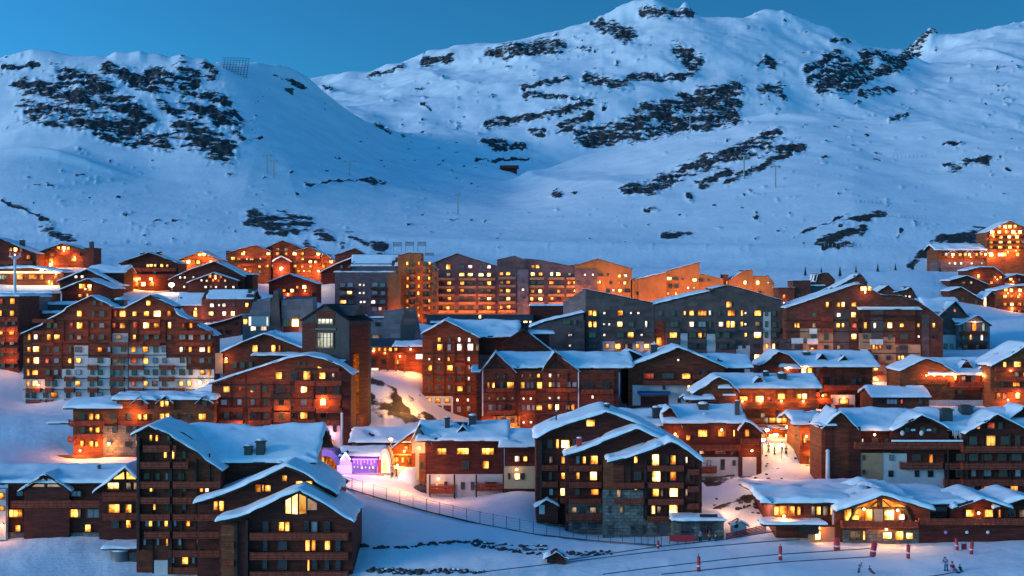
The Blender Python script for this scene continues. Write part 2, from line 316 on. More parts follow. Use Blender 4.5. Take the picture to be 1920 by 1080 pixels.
# rock bands: strokes x0 y0 x1 y1 halfwidth (photo pixels)
RS = """55 205 160 225 17 160 225 260 248 16 255 250 305 265 14 345 242 425 283 19 35 160 90 165 10 70 165 150 185 13 120 142 200 170 16 150 185 180 203 8
200 125 240 145 10 235 145 285 165 11 285 143 325 153 11 340 132 365 150 12 385 125 400 140 8 195 195 285 225 9 230 195 280 222 12 300 190 340 215 7 345 165 400 185 9 345 188 375 215 8
395 210 440 240 13 420 190 435 220 9 440 250 455 265 5 180 255 260 275 5 5 130 70 122 4 515 140 570 165 4 605 167 620 172 3 145 283 160 285 3 0 378 40 395 2.5 40 395 75 405 2.5
75 430 130 448 7 80 415 100 420 4 475 412 575 420 11 500 430 540 440 7 545 430 560 440 5 600 440 640 455 8 655 445 715 468 8 570 455 590 465 5 575 350 610 338 2 610 338 690 336 2 690 338 720 340 4
690 142 755 125 3 800 117 845 107 7 915 97 1050 82 8 960 102 1050 97 4 1125 47 1180 65 11 1110 45 1125 50 5
980 165 1060 150 5 985 177 1090 187 4 1100 145 1180 160 8 1180 147 1300 144 5 915 235 1020 218 6 1000 250 1015 250 6
1025 215 1110 195 7 1055 240 1110 215 8 1090 255 1250 215 12 1200 205 1380 195 9 1100 265 1380 228 8 1320 180 1380 170 12 1250 230 1370 215 10 1280 182 1375 210 9
905 265 980 275 5 930 280 960 275 5 890 300 990 298 2 1270 97 1305 115 12 1285 110 1300 130 10 1205 22 1260 25 7 1277 24 1293 24 8
1440 112 1450 120 7 1420 125 1430 115 4 1425 170 1460 165 8 1440 165 1470 180 5 1510 132 1570 107 8 1520 150 1590 117 8 1540 165 1620 122 10 1580 165 1690 117 10 1610 177 1680 167 6 1620 103 1700 112 6 1560 77 1590 80 5
1695 98 1750 60 5 1700 110 1725 102 5 1175 355 1235 350 9 1235 345 1330 302 10 1260 335 1460 247 7 1330 312 1440 267 8 1310 345 1370 325 6 1370 340 1500 277 5 1440 285 1510 277 5
1290 365 1296 375 4 1210 395 1235 395 4 1240 440 1300 440 4 1490 445 1590 402 2 1580 420 1660 402 6 1540 455 1620 430 7 1545 470 1590 460 4 1680 445 1690 430 3 1715 420 1720 425 3
1670 225 1700 218 4 1770 265 1800 268 3 1775 315 1850 300 6 1885 318 1890 320 3 1712 490 1750 470 9 1770 457 1850 442 11
1040 365 1052 368 5 1075 360 1080 360 2 705 235 735 250 4 790 195 810 205 2
700 765 760 775 12 690 715 740 735 5 745 740 785 750 4 1335 960 1420 925 3 690 745 720 790 9 730 780 780 790 7 800 780 815 790 10 1370 878 1425 880 7 1325 905 1380 895 6 1395 940 1425 948 3"""
rs = np.array([float(t) for t in RS.split()]).reshape(-1, 5)
def build_terrain():
    pxs = np.concatenate([np.linspace(-2200, -260, 90, endpoint=False), np.linspace(-260, 2180, 830), np.linspace(2180, 4100, 90)[1:]])
    Ds = np.concatenate([np.geomspace(70, 125, 16, endpoint=False), np.geomspace(125, 300, 80, endpoint=False), np.geomspace(300, 700, 90, endpoint=False), np.geomspace(700, 2960, 330, endpoint=False), np.geomspace(2960, 5200, 14)])
    PX, DD = np.meshgrid(pxs, Ds); X = (PX - 960) / F * DD
    far = np.clip((DD - 620) / 400, 0, 1); near = 1 - far
    Z = TZ(PX, DD)
    PY = 540 - (Z - CZ) / DD * F
    # rock field
    R = np.full_like(Z, -3.0)
    jx = fbm(PX/30, PY/22, 21, 3) * 9; jy = fbm(PX/30 + 40, PY/22, 25, 3) * 7
    QX = PX + jx; QY = PY + jy
    for x0, y0, x1, y1, hw in rs:
        if y0 < 500: sel = (DD > 560)
        else: sel = (DD < 400)
        sel &= (PX > min(x0,x1)-60) & (PX < max(x0,x1)+60) & (PY > min(y0,y1)-50) & (PY < max(y0,y1)+50)
        if not sel.any(): continue
        qx = QX[sel]; qy = QY[sel]; dx = x1-x0; dy = y1-y0; L2 = dx*dx+dy*dy+1e-6
        t = np.clip(((qx-x0)*dx+(qy-y0)*dy)/L2, 0, 1)
        d = np.hypot(qx-x0-t*dx, qy-y0-t*dy)
        v = 1.35*(1 - d/(hw*1.65)) ; v = np.clip(v, -3, .85)
        R[sel] = np.maximum(R[sel], v)
    # scattered small outcrops over the steep ground
    sc = fbm(PX/13, PY/7, 31, 3); dens = fbm(PX/160, PY/110, 35, 3)
    spot = (sc - .52 + .22*np.clip(dens, -.5, 1)) * 6
    spot = np.where((DD > 640) & (PY < 470), spot, -3)
    R = np.maximum(R, np.clip(spot, -3, .55))
    R = np.maximum(R, -2.0)
    jag = np.clip(R + .3, 0, 1)
    Z += jag * far * (DD/2400) * (fbm(PX/6, PY/4.5, 41, 3) * 7 + 1.5) + jag * near * (fbm(X/2.5, DD/2.5, 43, 3) * .9 + .3)
    co = np.stack([X, DD, Z], -1).reshape(-1, 3).astype(np.float32)
    nr, nc = X.shape; i = np.arange(nr*nc).reshape(nr, nc)
    q = np.stack([i[:-1,:-1], i[:-1,1:], i[1:,1:], i[1:,:-1]], -1).reshape(-1, 4)
    me = bpy.data.meshes.new('snow_terrain')
    me.vertices.add(len(co)); me.vertices.foreach_set('co', co.ravel())
    me.loops.add(q.size); me.loops.foreach_set('vertex_index', q.ravel().astype(np.int32))
    me.polygons.add(len(q)); me.polygons.foreach_set('loop_start', (np.arange(len(q))*4).astype(np.int32))
    me.polygons.foreach_set('use_smooth', np.ones(len(q), bool))
    me.update(); me.validate()
    a = me.attributes.new('rock', 'FLOAT', 'POINT'); a.data.foreach_set('value', R.ravel().astype(np.float32))
    me.materials.append(M['terrain'])
    o = bpy.data.objects.new('snowy_mountain_terrain', me); C.objects.link(o); o['kind'] = 'structure'
build_terrain()
# ------------------------------------------------------------------ building kit
M['lit_y'] = lit('lit_yellow', (.95,.27,.025), (1,.60,.13), .70)
M['lit_Y'] = lit('lit_bright', (1,.46,.08), (1,.78,.34), 1.5)
M['lit_w'] = lit('lit_white', (.75,.55,.42), (1,.88,.70), .55)
M['lit_o'] = lit('lit_orange', (.75,.15,.015), (1,.36,.05), .5)
M['lit_r'] = lit('lit_red', (.60,.07,.05), (1,.16,.08), .30)
M['lit_k'] = lit('lit_dim', (.35,.22,.15), (.60,.40,.27), .16)
M['lit_m'] = lit('lit_daylight', (.55,.55,.42), (.85,.88,.72), .36)
for _k, _c in (('y', ((.95,.27,.025), (1,.60,.13), .6)), ('Y', ((1,.46,.08), (1,.78,.34), 1.1)), ('o', ((.75,.15,.015), (1,.36,.05), .5)), ('k', ((.35,.22,.15), (.60,.40,.27), .16)), ('w', ((.75,.55,.42), (1,.88,.70), .6)), ('m', ((.55,.55,.42), (.85,.88,.72), .4))):
    M['lit_%s_wide' % _k] = lit('lit_wide_glazing', *_c, wide=True)
M['bulb'] = bulb('bulb', (1,.62,.22), 3.2)
M['bulb_white'] = bulb('bulb_white', (1,.85,.62), 3.5)
M['violet_led'] = bulb('violet_led', (.42,.16,1), 1.2)
M['white_led'] = bulb('white_led', (.85,.8,1), 1.1)
PANE = dict(d='glass', b='sky_tint_glass', y='lit_y', Y='lit_Y', w='lit_w', o='lit_o', r='lit_r', k='lit_k', m='lit_m', s='lit_w')
_wm = {}
def frame_mesh(nm, mat, nh=1):
    k = (nm, mat, nh)
    if k not in _wm:
        b = MB(); t = .075
        b.box(-.5,.5,-.09,.04,-.5,-.5+t); b.box(-.5,.5,-.09,.04,.5-t,.5)
        b.box(-.5,-.5+t,-.09,.04,-.5+t,.5-t); b.box(.5-t,.5,-.09,.04,-.5+t,.5-t)
        for i in range(1, nm): x = -.5 + i/nm; b.box(x-.022,x+.022,-.075,.0,-.5+t,.5-t)
        if nh > 1: b.box(-.5+t,.5-t,-.07,.0,.14,.17)
        _wm[k] = b.mesh('window', M[mat])
    return _wm[k]
def pane_mesh(code):
    if code not in _wm:
        b = MB(); b.box(-.46,.46,-.035,-.005,-.46,.46); _wm[code] = b.mesh('pane', M[PANE[code]])
    return _wm[code]
def single_mesh(code, nm, mat):
    k = ('s', code, nm, mat)
    if k not in _wm:
        b = MB(); t = .08
        b.box(-.5,.5,-.09,.04,-.5,-.5+t); b.box(-.5,.5,-.09,.04,.5-t,.5); b.box(-.5,-.5+t,-.09,.04,-.5+t,.5-t); b.box(.5-t,.5,-.09,.04,-.5+t,.5-t)
        for i in range(1, nm): x = -.5 + i/nm; b.box(x-.03,x+.03,-.075,.0,-.5+t,.5-t)
        b.box(-.46,.46,-.035,-.005,-.46,.46,1)
        _wm[k] = b.mesh('window', [M[mat], M[PANE[code]]])
    return _wm[k]
def snow_sheet(prof, axis, b0, b1, off, th, rnd):
    prof = sorted(prof); A = np.array([p[0] for p in prof]); Zp = np.array([p[1] for p in prof])
    a0, a1 = A[0] - .12, A[-1] + .12; b0 -= .12; b1 += .12
    na = int(np.clip((a1-a0)/.55, 6, 64)); nb = int(np.clip((b1-b0)/.9, 4, 40))
    a = np.linspace(a0, a1, na+1); b = np.linspace(b0, b1, nb+1)
    # a few extra rows close to the edges keep the lip round
    ea = .22; a = np.unique(np.concatenate([a, [a0+ea, a0+2*ea, a1-ea, a1-2*ea]])); b = np.unique(np.concatenate([b, [b0+ea, b0+2*ea, b1-ea, b1-2*ea]]))
    AA, BB = np.meshgrid(a, b, indexing='ij')
    def zl(q):
        zz = np.interp(q, A, Zp)
        lo = q < A[0]; hi = q > A[-1]
        s0 = (Zp[1]-Zp[0])/(A[1]-A[0]); s1 = (Zp[-1]-Zp[-2])/(A[-1]-A[-2])
        return np.where(lo, Zp[0]+(q-A[0])*s0, np.where(hi, Zp[-1]+(q-A[-1])*s1, zz))
    Zs = sum(zl(AA + d) for d in (-.9,-.6,-.3,0,.3,.6,.9)) / 7
    raw = zl(AA); Zs = np.maximum(Zs, raw - .05)
    e = np.minimum(np.minimum(AA-a0, a1-AA), np.minimum(BB-b0, b1-BB))
    q = np.clip(e/.55, 0, 1); prof_e = .42 + .58*np.sqrt(1-(1-q)**2)
    s = rnd.randint(0, 9999)
    thn = th*(1 + .55*fbm(AA/3.1+s, BB/3.1, s % 97, 3))
    thn = np.where(fbm(AA/3.4-s, BB/3.4+s, s % 89, 3) > .50, -.1, thn)
    H = Zs + off - .04 + thn*prof_e
    jit = (1-q)
    A2 = AA + jit*fbm(BB/1.6+s, AA/1.6, 11+s % 31, 2)*.42; B2 = BB + jit*fbm(AA/1.6, BB/1.6+s, 17+s % 31, 2)*.38
    n0, n1 = AA.shape
    idx = np.arange(n0*n1).reshape(n0, n1)
    P = np.stack([A2, B2, H], -1).reshape(-1, 3)
    faces = [tuple(int(t) for t in (idx[i,j], idx[i+1,j], idx[i+1,j+1], idx[i,j+1])) for i in range(n0-1) for j in range(n1-1)]
    ring = list(idx[:-1,0]) + list(idx[-1,:-1]) + list(idx[:0:-1,-1]) + list(idx[0,:0:-1])
    base = len(P); low = P[ring].copy(); low[:,2] = (raw.reshape(-1)[ring] + off - .03)
    low[:,2] = np.minimum(low[:,2], P[ring][:,2] - .05)
    P = np.concatenate([P, low]); k = len(ring)
    for i in range(k): faces.append((int(ring[(i+1) % k]), int(ring[i]), base+i, base+(i+1) % k))
    if axis == 'y': P = P[:, [1,0,2]]; faces = [f[::-1] for f in faces]
    m = MB(); m.v = [tuple(p) for p in P]; m.f = faces; m.m = [0]*len(faces)
    return m
class Bd:
    """one building: an Empty at its front foot, parts placed in its own metres"""
    def __init__(s, name, label, cat, D, px, py, yaw=0, group=None, frame='frame', fine=True):
        s.o = empty(name, Wp(px, py, D), math.radians(yaw), label, cat, group)
        s.R = Matrix.Rotation(math.radians(-yaw), 3, 'Z'); s.o0 = s.R @ (Vector((0,0,CZ)) - s.o.location)
        s.base = py; s.D = D; s.frame = frame; s.fine = fine; s.rnd = random.Random(int(px*7+py*13)); s.k = D / F; s.lastroof = None
    def ray(s, px, py): return s.R @ Vector(((px-960)/F, 1, -(py-540)/F))
    def fr(s, px, py, yo=0):
        d = s.ray(px, py); t = (yo - s.o0.y) / d.y; p = s.o0 + d*t; return p.x, p.z
    def sd(s, px, py, X):
        d = s.ray(px, py); t = (X - s.o0.x) / d.x; p = s.o0 + d*t; return p.y, p.z
    def roof(s, prof, axis, b0, b1, th=.5, thick=.3, mat='roof_trim', parent=None, name='roof', cover=None):
        r = MB(); top = [(a, z+thick) for a, z in prof]
        r.prism(list(prof) + top[::-1], 'y' if axis == 'x' else 'x', b0, b1)
        ro = r.build(name, M[mat], parent or s.o); s.lastroof = ro
        if th:
            pr = prof; c0, c1 = b0, b1
            if cover:
                A0 = prof[0][0]; A1 = prof[-1][0]; L = A1-A0; lo, hi = A0+cover[0]*L, A0+cover[1]*L
                pp = sorted(prof); xs = [p[0] for p in pp]; zs = [p[1] for p in pp]
                pr = [(lo, float(np.interp(lo, xs, zs)))] + [p for p in pp if lo < p[0] < hi] + [(hi, float(np.interp(hi, xs, zs)))]
                c0, c1 = b0+cover[2]*(b1-b0), b0+cover[3]*(b1-b0)
            snow_sheet(pr, axis, c0, c1, thick, th, s.rnd).build('roof_snow', M['snow'], ro, True)
        return ro
    def gable(s, pts, dep, yo=0, wall='brown_wood', base=None, th=.5, thick=.3, ov=1.0, so=.8, wname='wall', below=5, roof=True, rmat='roof_trim', back=.3, cover=None, low=None):
        P = [s.fr(x, y, yo) for x, y in pts]; P = [(x, z - (thick+th if roof else 0)) for x, z in P]
        zb = s.fr(pts[0][0], base or s.base, yo)[1] - below
        if low is not None: zb = s.fr(pts[0][0], low, yo)[1]
        inset = .0
        w = MB(); w.prism([(x, z-.02) for x, z in P] + [(P[-1][0], zb), (P[0][0], zb)], 'y', yo, yo+dep)
        wo = w.build(wname, M[wall], s.o)
        if roof:
            e0 = P[0]; e1 = P[-1]
            k0 = (P[1][1]-P[0][1])/max(.05, P[1][0]-P[0][0]); k1 = (P[-1][1]-P[-2][1])/max(.05, P[-1][0]-P[-2][0])
            c0 = so/math.hypot(1, k0); c1 = so/math.hypot(1, k1)
            pr = [(e0[0]-c0, e0[1]-k0*c0)] + P + [(e1[0]+c1, e1[1]+k1*c1)]
            s.roof(pr, 'x', yo-ov, yo+dep+back, th, thick, rmat, cover=cover)
        return wo
    def slope(s, x0, x1, ye, yr, half, yo=0, wall='brown_wood', base=None, th=.5, thick=.3, ov=1.0, so=.8, below=5, wname='wall', wx=None, rmat='roof_trim', cover=None):
        xm = (x0+x1)/2
        ze = s.fr(xm, ye, yo-ov)[1]; zr = s.fr(xm, yr, yo+half)[1] - thick - th
        X0 = s.fr(x0, ye, yo)[0]; X1 = s.fr(x1, ye, yo)[0]; zb = s.fr(xm, base or s.base, yo)[1] - below
        k = (zr-ze)/(half+ov); zw = ze + k*ov
        W0, W1 = (X0, X1) if wx is None else (s.fr(wx[0], ye, yo)[0], s.fr(wx[1], ye, yo)[0])
        w = MB(); w.prism([(yo, zb), (yo, zw-.02), (yo+half, zr-.02), (yo+2*half, zw-.02), (yo+2*half, zb)], 'x', W0, W1)
        wo = w.build(wname, M[wall], s.o)
        s.roof([(yo-ov, ze), (yo+half, zr), (yo+2*half+ov, ze)], 'y', X0-so, X1+so, th, thick, rmat, cover=cover)
        return wo
    def block(s, x0, x1, yt, dep, yo=0, wall='grey_cladding', base=None, below=5, th=0, wname='wall', low=None, slant=0):
        X0, zt = s.fr(x0, yt, yo); X1 = s.fr(x1, yt, yo)[0]; zb = s.fr(x0, base or s.base, yo)[1] - below
        if low is not None: zb = s.fr(x0, low, yo)[1]
        w = MB(); w.box(X0, X1, yo, yo+dep, zb, zt - th); wo = w.build(wname, M[wall], s.o)
        if th: s.roof([(X0-.2, zt-th-.1), (X1+.2, zt-th-.1)], 'x', yo-.2, yo+dep+.2, th-.05, .15)
        return wo
    def panel(s, x0, x1, y0, y1, mat, yo=0, proud=.12, name='wall_panel', X=None):
        if mat.startswith('lit_'): mat += '_wide'
        if X is None:
            X0, z1 = s.fr(x0, y0, yo); X1, z0 = s.fr(x1, y1, yo)
            b = MB().box(X0, X1, yo-proud, yo+.05, z0, z1)
        else:
            Y0, z1 = s.sd(x0, y0, X); Y1, z0 = s.sd(x1, y1, X); sg = 1 if X > 0.01 else -1
            b = MB().box(min(X, X+sg*proud), max(X, X+sg*proud), min(Y0,Y1), max(Y0,Y1), z0, z1)
        return b.build(name, M[mat], s.o)
    def poly(s, pts, mat, yo=0, proud=.06, name='window_light'):
        if mat.startswith('lit_'): mat += '_wide'
        b = MB(); P = [s.fr(x, y, yo) for x, y in pts]; b.prism(P, 'y', yo-proud, yo)
        return b.build(name, M[mat], s.o)
    def win(s, px, py, w, h, code='d', yo=0, X=None, nm=None, frame=None, nh=1):
        k = s.k; fm = frame or s.frame; w *= s.rnd.uniform(.82, 1.08); h *= s.rnd.uniform(.86, 1.06)
        if X is None:
            x, z = s.fr(px, py, yo); loc = (x, yo-.14, z); rz = 0
            x2 = s.fr(px+w, py, yo)[0]; ww = abs(x2-x); hh = h*k
        else:
            y, z = s.sd(px, py, X); sg = 1 if X > .01 else -1; loc = (X+sg*.14, y, z); rz = math.pi/2*sg
            ww = abs(s.sd(px+w, py, X)[0]-y); hh = h*k
        if nm is None: nm = max(1, min(5, round(ww/.95)))
        if s.fine:
            f = place('window', frame_mesh(nm, fm, nh), s.o, loc, rz, (ww, 1, hh))
            place('pane', pane_mesh(code), f)
        else:
            f = place('window', single_mesh(code, min(nm, 3), fm), s.o, loc, rz, (ww, 1, hh))
        return f
    def row(s, y, h, toks, w=9, yo=0, X=None, frame=None, nh=1):
        for t in toks.split():
            i = next(j for j, c in enumerate(t) if c.isalpha()); px = float(t[:i]); code = t[i]; rest = t[i+1:]
            ww, hh = w, h
            if rest:
                q = rest.split('x'); ww = float(q[0]) if q[0] else w
                if len(q) > 1: hh = float(q[1])
            elif code == 's': ww = hh = 4.5
            s.win(px + s.rnd.uniform(-.4,.4), y + s.rnd.uniform(-.3,.3), ww, hh, code, yo, X, frame=frame, nh=nh)
    def bal(s, x0, x1, yt, yb, proj=1.2, yo=0, mat='balcony_wood', solid=False, posts=True):
        yf = yo - proj
        X0, zt = s.fr(x0, yt, yf); X1, zb = s.fr(x1, yb, yf); b = MB()
        b.box(X0, X1, yf, yo, zb-.16, zb)
        h = zt - zb
        def rail(xa, xb, ya, yb_):
            if solid: b.box(xa, xb, ya, yb_, zb, zt)
            else:
                b.box(xa, xb, ya, yb_, zb+.08, zb+h*.46); b.box(xa, xb, ya, yb_, zb+h*.53, zb+h*.86); b.box(xa, xb, ya, yb_, zt-.07, zt)
        rail(X0, X1, yf, yf+.07); rail(X0, X0+.07, yf+.07, yo); rail(X1-.07, X1, yf+.07, yo)
        if posts:
            n = max(1, round((X1-X0)/2.4))
            for i in range(n+1): x = X0 + (X1-X0-.12)*i/n; b.box(x, x+.12, yf-.03, yf+.10, zb-.02, zt+.03)
        return b.build('balcony', M[mat], s.o)
    def bals(s, rows, spans, hpx, **kw):
        for y in rows:
            for x0, x1 in spans: s.bal(x0, x1, y, y+hpx, **kw)
    def lines(s, x0, x1, ys=(), xs=(), y0=0, y1=0, yo=0, mat='roof_trim', t=1.6):
        for y in ys: s.panel(x0, x1, y, y+t, mat, yo, .2, 'beam')
        for x in xs: s.panel(x, x+t, y0, y1, mat, yo, .26, 'post')
    def bar(s, p, q, wpx, mat='roof_trim', yo=0, dep=.25, name='beam', proud=.25):
        a = s.fr(p[0], p[1], yo); c = s.fr(q[0], q[1], yo); dx = c[0]-a[0]; dz = c[1]-a[1]; L = math.hypot(dx, dz); w = wpx*s.k/2
        nx, nz = -dz/L*w, dx/L*w
        b = MB(); b.prism([(a[0]+nx,a[1]+nz),(c[0]+nx,c[1]+nz),(c[0]-nx,c[1]-nz),(a[0]-nx,a[1]-nz)], 'y', yo-proud, yo-proud+dep)
        return b.build(name, M[mat], s.o)
    def chim(s, px, yt, yb, w, yo, mat='dark_metal', snow=True, round_=False):
        x, z1 = s.fr(px, yt, yo); z0 = s.fr(px, yb, yo)[1] - .8; hw = w*s.k/2
        b = MB(); b.box(x-hw, x+hw, yo-hw, yo+hw, z0, z1-.25); b.box(x-hw*1.25, x+hw*1.25, yo-hw*1.25, yo+hw*1.25, z1-.25, z1-.08)
        b.box(x-hw*.7, x+hw*.7, yo-hw*.7, yo+hw*.7, z1-.08, z1+.12)
        o = b.build('chimney', M[mat], s.lastroof or s.o)
        if snow:
            MB().ball((x, yo, z1+.12), hw*1.05, (1,1,.35), 10, 5).build('chimney_snow' if not s.lastroof else 'snow_cap', M['snow'], s.lastroof or s.o, True)
        return o
    def dorm(s, px, yt, yb, w, yo, dep=3, mat='roof_trim', th=.3):
        P = [s.fr(px-w/2, yb, yo), s.fr(px, yt, yo), s.fr(px+w/2, yb, yo)]
        P = [(P[0][0], P[0][1]), (P[1][0], P[1][1]-th-.2), (P[2][0], P[2][1])]
        b = MB(); b.prism(P + [(P[2][0], P[2][1]-1.5), (P[0][0], P[0][1]-1.5)], 'y', yo, yo+dep); d = b.build('dormer', M[mat], s.o)
        keep = s.lastroof; s.roof(P, 'x', yo-.4, yo+dep, th, .2, parent=d, name='dormer_roof') if False else None
        r = MB(); r.prism(P + [(a, z+.2) for a, z in P[::-1]], 'y', yo-.4, yo+dep); r.build('dormer_roof', M['roof_trim'], d)
        snow_sheet(P, 'x', yo-.4, yo+dep, .2, th, s.rnd).build('dormer_snow', M['snow'], d, True)
        return d
    def lamp(s, px, py, power, yo=0, out=.7, col=(1,.33,.06), r=.22, mat='bulb', bulb_=True):  # bulb_ off adds a light with no lantern, for facade glow
        x, z = s.fr(px, py, yo-out)
        if power >= 250 and not bulb_: col = (1,.27,.035); power *= .66
        if bulb_:
            b = MB(); b.ball((x, yo-out, z), r, n=8, k=5, m=1); b.box(x-.05, x+.05, yo-out, yo, z+r*.6, z+r*.6+.08, 0)
            L = b.build('lantern', [M['dark_metal'], M[mat]], s.o)
        light(px, py, power*(1.0 if col[2] > .5 else 1.5), col, parent=s.o, loc=(x, yo-out-.45, z-.1))
def light(px, py, power, col=(1,.33,.06), parent=None, loc=None, D=None, rad=.3):  # bare point light; the free standing ones have no lamp fitting
    l = bpy.data.lights.new('point_light', 'POINT'); l.energy = power; l.color = col; l.shadow_soft_size = rad
    o = bpy.data.objects.new('point_light', l); C.objects.link(o)
    if parent: o.parent = parent; o.location = loc
    else:
        o.location = Wp(px, py, D); o.location.z = max(o.location.z, ground(o.location.x, D) + 3.5)
    return o
def street_lamp(px, py, D, power, label, col=(1,.33,.06), r=.32, h=None, mat='bulb', group='lit street lamps', reach=.6):
    p = Wp(px, py, D); g0 = ground(p.x, p.y)
    if h is not None: g0 = p.z - h
    g0 = min(g0, p.z - 1.5)
    o = empty('street_lamp', (p.x, p.y, g0), 0, label, 'street lamp', group); H = p.z - g0
    MB().tube((0, .25, -1), (0, .25, H+.35), .10, .06).tube((0, .25, H+.3), (0, -reach*.4, H+.38), .05).build('pole', M['metal'], o)
    b = MB(); b.ball((0, -reach*.4, H), r, (1,1,.8), 10, 6, 1); b.tube((0, -reach*.4, H+r*.6), (0, -reach*.4, H+.4), r*1.0, .08, 10, 0)
    b.build('lamp_head', [M['dark_metal'], M[mat]], o)
    light(0, 0, power, col, parent=o, loc=(0, -reach*.4-r-.15, H-.05))
    return o
# ================================================================== FRONT ROW
# --- long dark chalet at the lower left corner
B = Bd('chalet', 'long dark timber chalet with two glazed gables at the lower left corner', 'chalet', 215, 15, 1012)
B.slope(-30, 262, 908, 868, 7, wall='dark_wood', th=.6, wx=(15, 262))
B.gable([(45, 911), (88, 884), (130, 911)], 6, -.9, 'dark_wood', th=.25, low=1012, ov=.7)
B.gable([(186, 910), (236, 870), (286, 910)], 7, -1.4, 'dark_wood', th=.55, ov=.8)
B.chim(6, 888, 900, 8, 3.0); B.chim(186, 872, 890, 5, 4.0)
B.panel(-2, 15, 915, 1010, 'plaster', -.6, 1.0, 'stone_pier'); B.panel(-60, -2, 880, 1012, 'warm_wood', -.6, .8)
B.panel(15, 190, 998, 1016, 'stone', 0, .35, 'stone_base')
for p in ([(60, 913), (82, 897), (83, 913)], [(89, 913), (90, 897), (114, 913)]): B.poly(p, 'lit_k', -.9)
B.row(925, 11, '38b16 60b20 78b9 104b32 140b28', yo=-.12)
for p in ([(212, 898), (232, 885), (233, 898)], [(236, 898), (237, 884), (258, 898)]): B.poly(p, 'lit_y', -1.4)
B.row(911, 15, '213Y22 241k11 255k9', yo=-1.4)
B.bar((88, 886), (88, 914), 3, yo=-.9); B.bar((236, 876), (236, 918), 3.5, yo=-1.4); B.bar((52, 914), (124, 914), 3, yo=-.9)
B.row(962, 17, '30y26 66b28 112k10 138y20 149k8 175b29', yo=0); B.row(953, 17, '215y26 242y12', yo=-1.4)
B.row(990, 15, '34y10 57o11 109y10 129d9 166y11'); B.row(982, 15, '216d16 242y9', yo=-1.4)
B.bal(20, 188, 938, 951, 1.2); B.bal(192, 262, 923, 938, 1.2, yo=-1.4); B.bal(192, 262, 962, 974, 1.0, yo=-1.4)
B.row(930, 14, '3o12', yo=-1.6); B.row(953, 10, '3o12', yo=-1.6); B.lamp(4, 985, 50, -1.6)
# --- grey round hut with snow on its roof
B = Bd('utility_hut', 'round grey hut with a dark snow covered lean-to below the tall timber chalet', 'hut', 204, 200, 1066)
m = MB(); x, z = B.fr(222, 1034); x0 = B.fr(200, 1066)
m.tube((x, 1.6, -3), (x, 1.6, z), 1.7, 1.7, 20); m.build('tank', M['metal'], B.o, True)
m = MB(); m.ball((x, 1.6, z), 1.75, (1,1,.28), 18, 6); m.build('snow_cap', M['snow'], B.o, True)
B.block(239, 268, 1034, 3, .5, 'dark_wood'); B.slope(196, 270, 1032, 1014, 2.2, .6, 'dark_wood', th=.4, wx=(240, 268), ov=.6, so=.3)
B.panel(243, 262, 1036, 1064, 'dark_metal', .5, .1, 'door')
# --- big stepped timber chalet
B = Bd('stepped_chalet', 'tall stepped timber chalet with rows of balconies and broad snowy roofs at lower left', 'chalet', 200, 258, 1100)
B.gable([(256, 806), (284, 792), (330, 812), (372, 840), (414, 872)], 11, 0, 'brown_wood', th=.35, ov=1.4, so=.5)
B.slope(322, 584, 870, 792, 9.5, 3.5, 'dark_wood', th=.7, wx=(330, 570), ov=.8, cover=(0, .97, .04, 1))
B.chim(448, 822, 832, 13, 9); B.chim(466, 836, 862, 14, 4.2); B.chim(489, 826, 862, 16, 4.4)
for y, t in ((821, '284y5 295y5 316d7'), (852, '311y6x16 324y8x18 345d8'), (893, '275d10 296d8 315b9 340d12'), (916, '285y9x14 345d12 378o7 389w9x16'), (950, '289y8 315d8 345d10 397d9'),
             (981, '276b6 284y9 298b6 315y16 329b6 353o8 390d14'), (1016, '272b6 297b6 316y10x16 338b7 374y9 383b8 409y10'), (1050, '325b6 347y13x17 363b6 378o8 392b7 406y11x17'), (1080, '330d8 350y9 380d9')):
    B.row(y, 13, t, yo=0)
for i, (y, xa, xb) in enumerate(((835, 268, 330), (866, 262, 352), (903, 262, 412), (932, 262, 372), (964, 262, 372), (997, 270, 412), (1032, 320, 416), (1064, 320, 416))):
    B.bal(xa, min(xb, 318), y, y+11, 1.3); 
    if xb > 322: B.bal(324, xb, y, y+11, 1.3)
B.panel(316, 324, 826, 1090, 'roof_trim', 0, .5, 'post'); B.panel(262, 266, 820, 1030, 'roof_trim', 0, 1.4, 'post'); B.panel(366, 370, 860, 1080, 'roof_trim', 0, .5, 'post')
B.panel(290, 322, 1050, 1092, 'plaster', 0, .3, 'stone_pier')
B.lines(258, 412, (), (286, 340, 392), 850, 1085, 0, t=2.2)
# middle gable of the same house
B.gable([(370, 932), (420, 918), (452, 905), (500, 884), (541, 864), (585, 886), (630, 914)], 12, -3.2, 'dark_wood', th=.55, ov=1.6, so=.4)
B.chim(525, 868, 884, 12, -.5)
B.row(948, 20, '405y9 416y11', yo=-3.2); B.row(915, 15, '484o11 494y5 503y12', yo=-3.2); B.row(896, 12, '534y12', yo=-3.2); B.row(906, 11, '561y14 580y14', yo=-3.2)
B.bals((964, 997, 1032), ((372, 425),), 11, yo=-3.2)
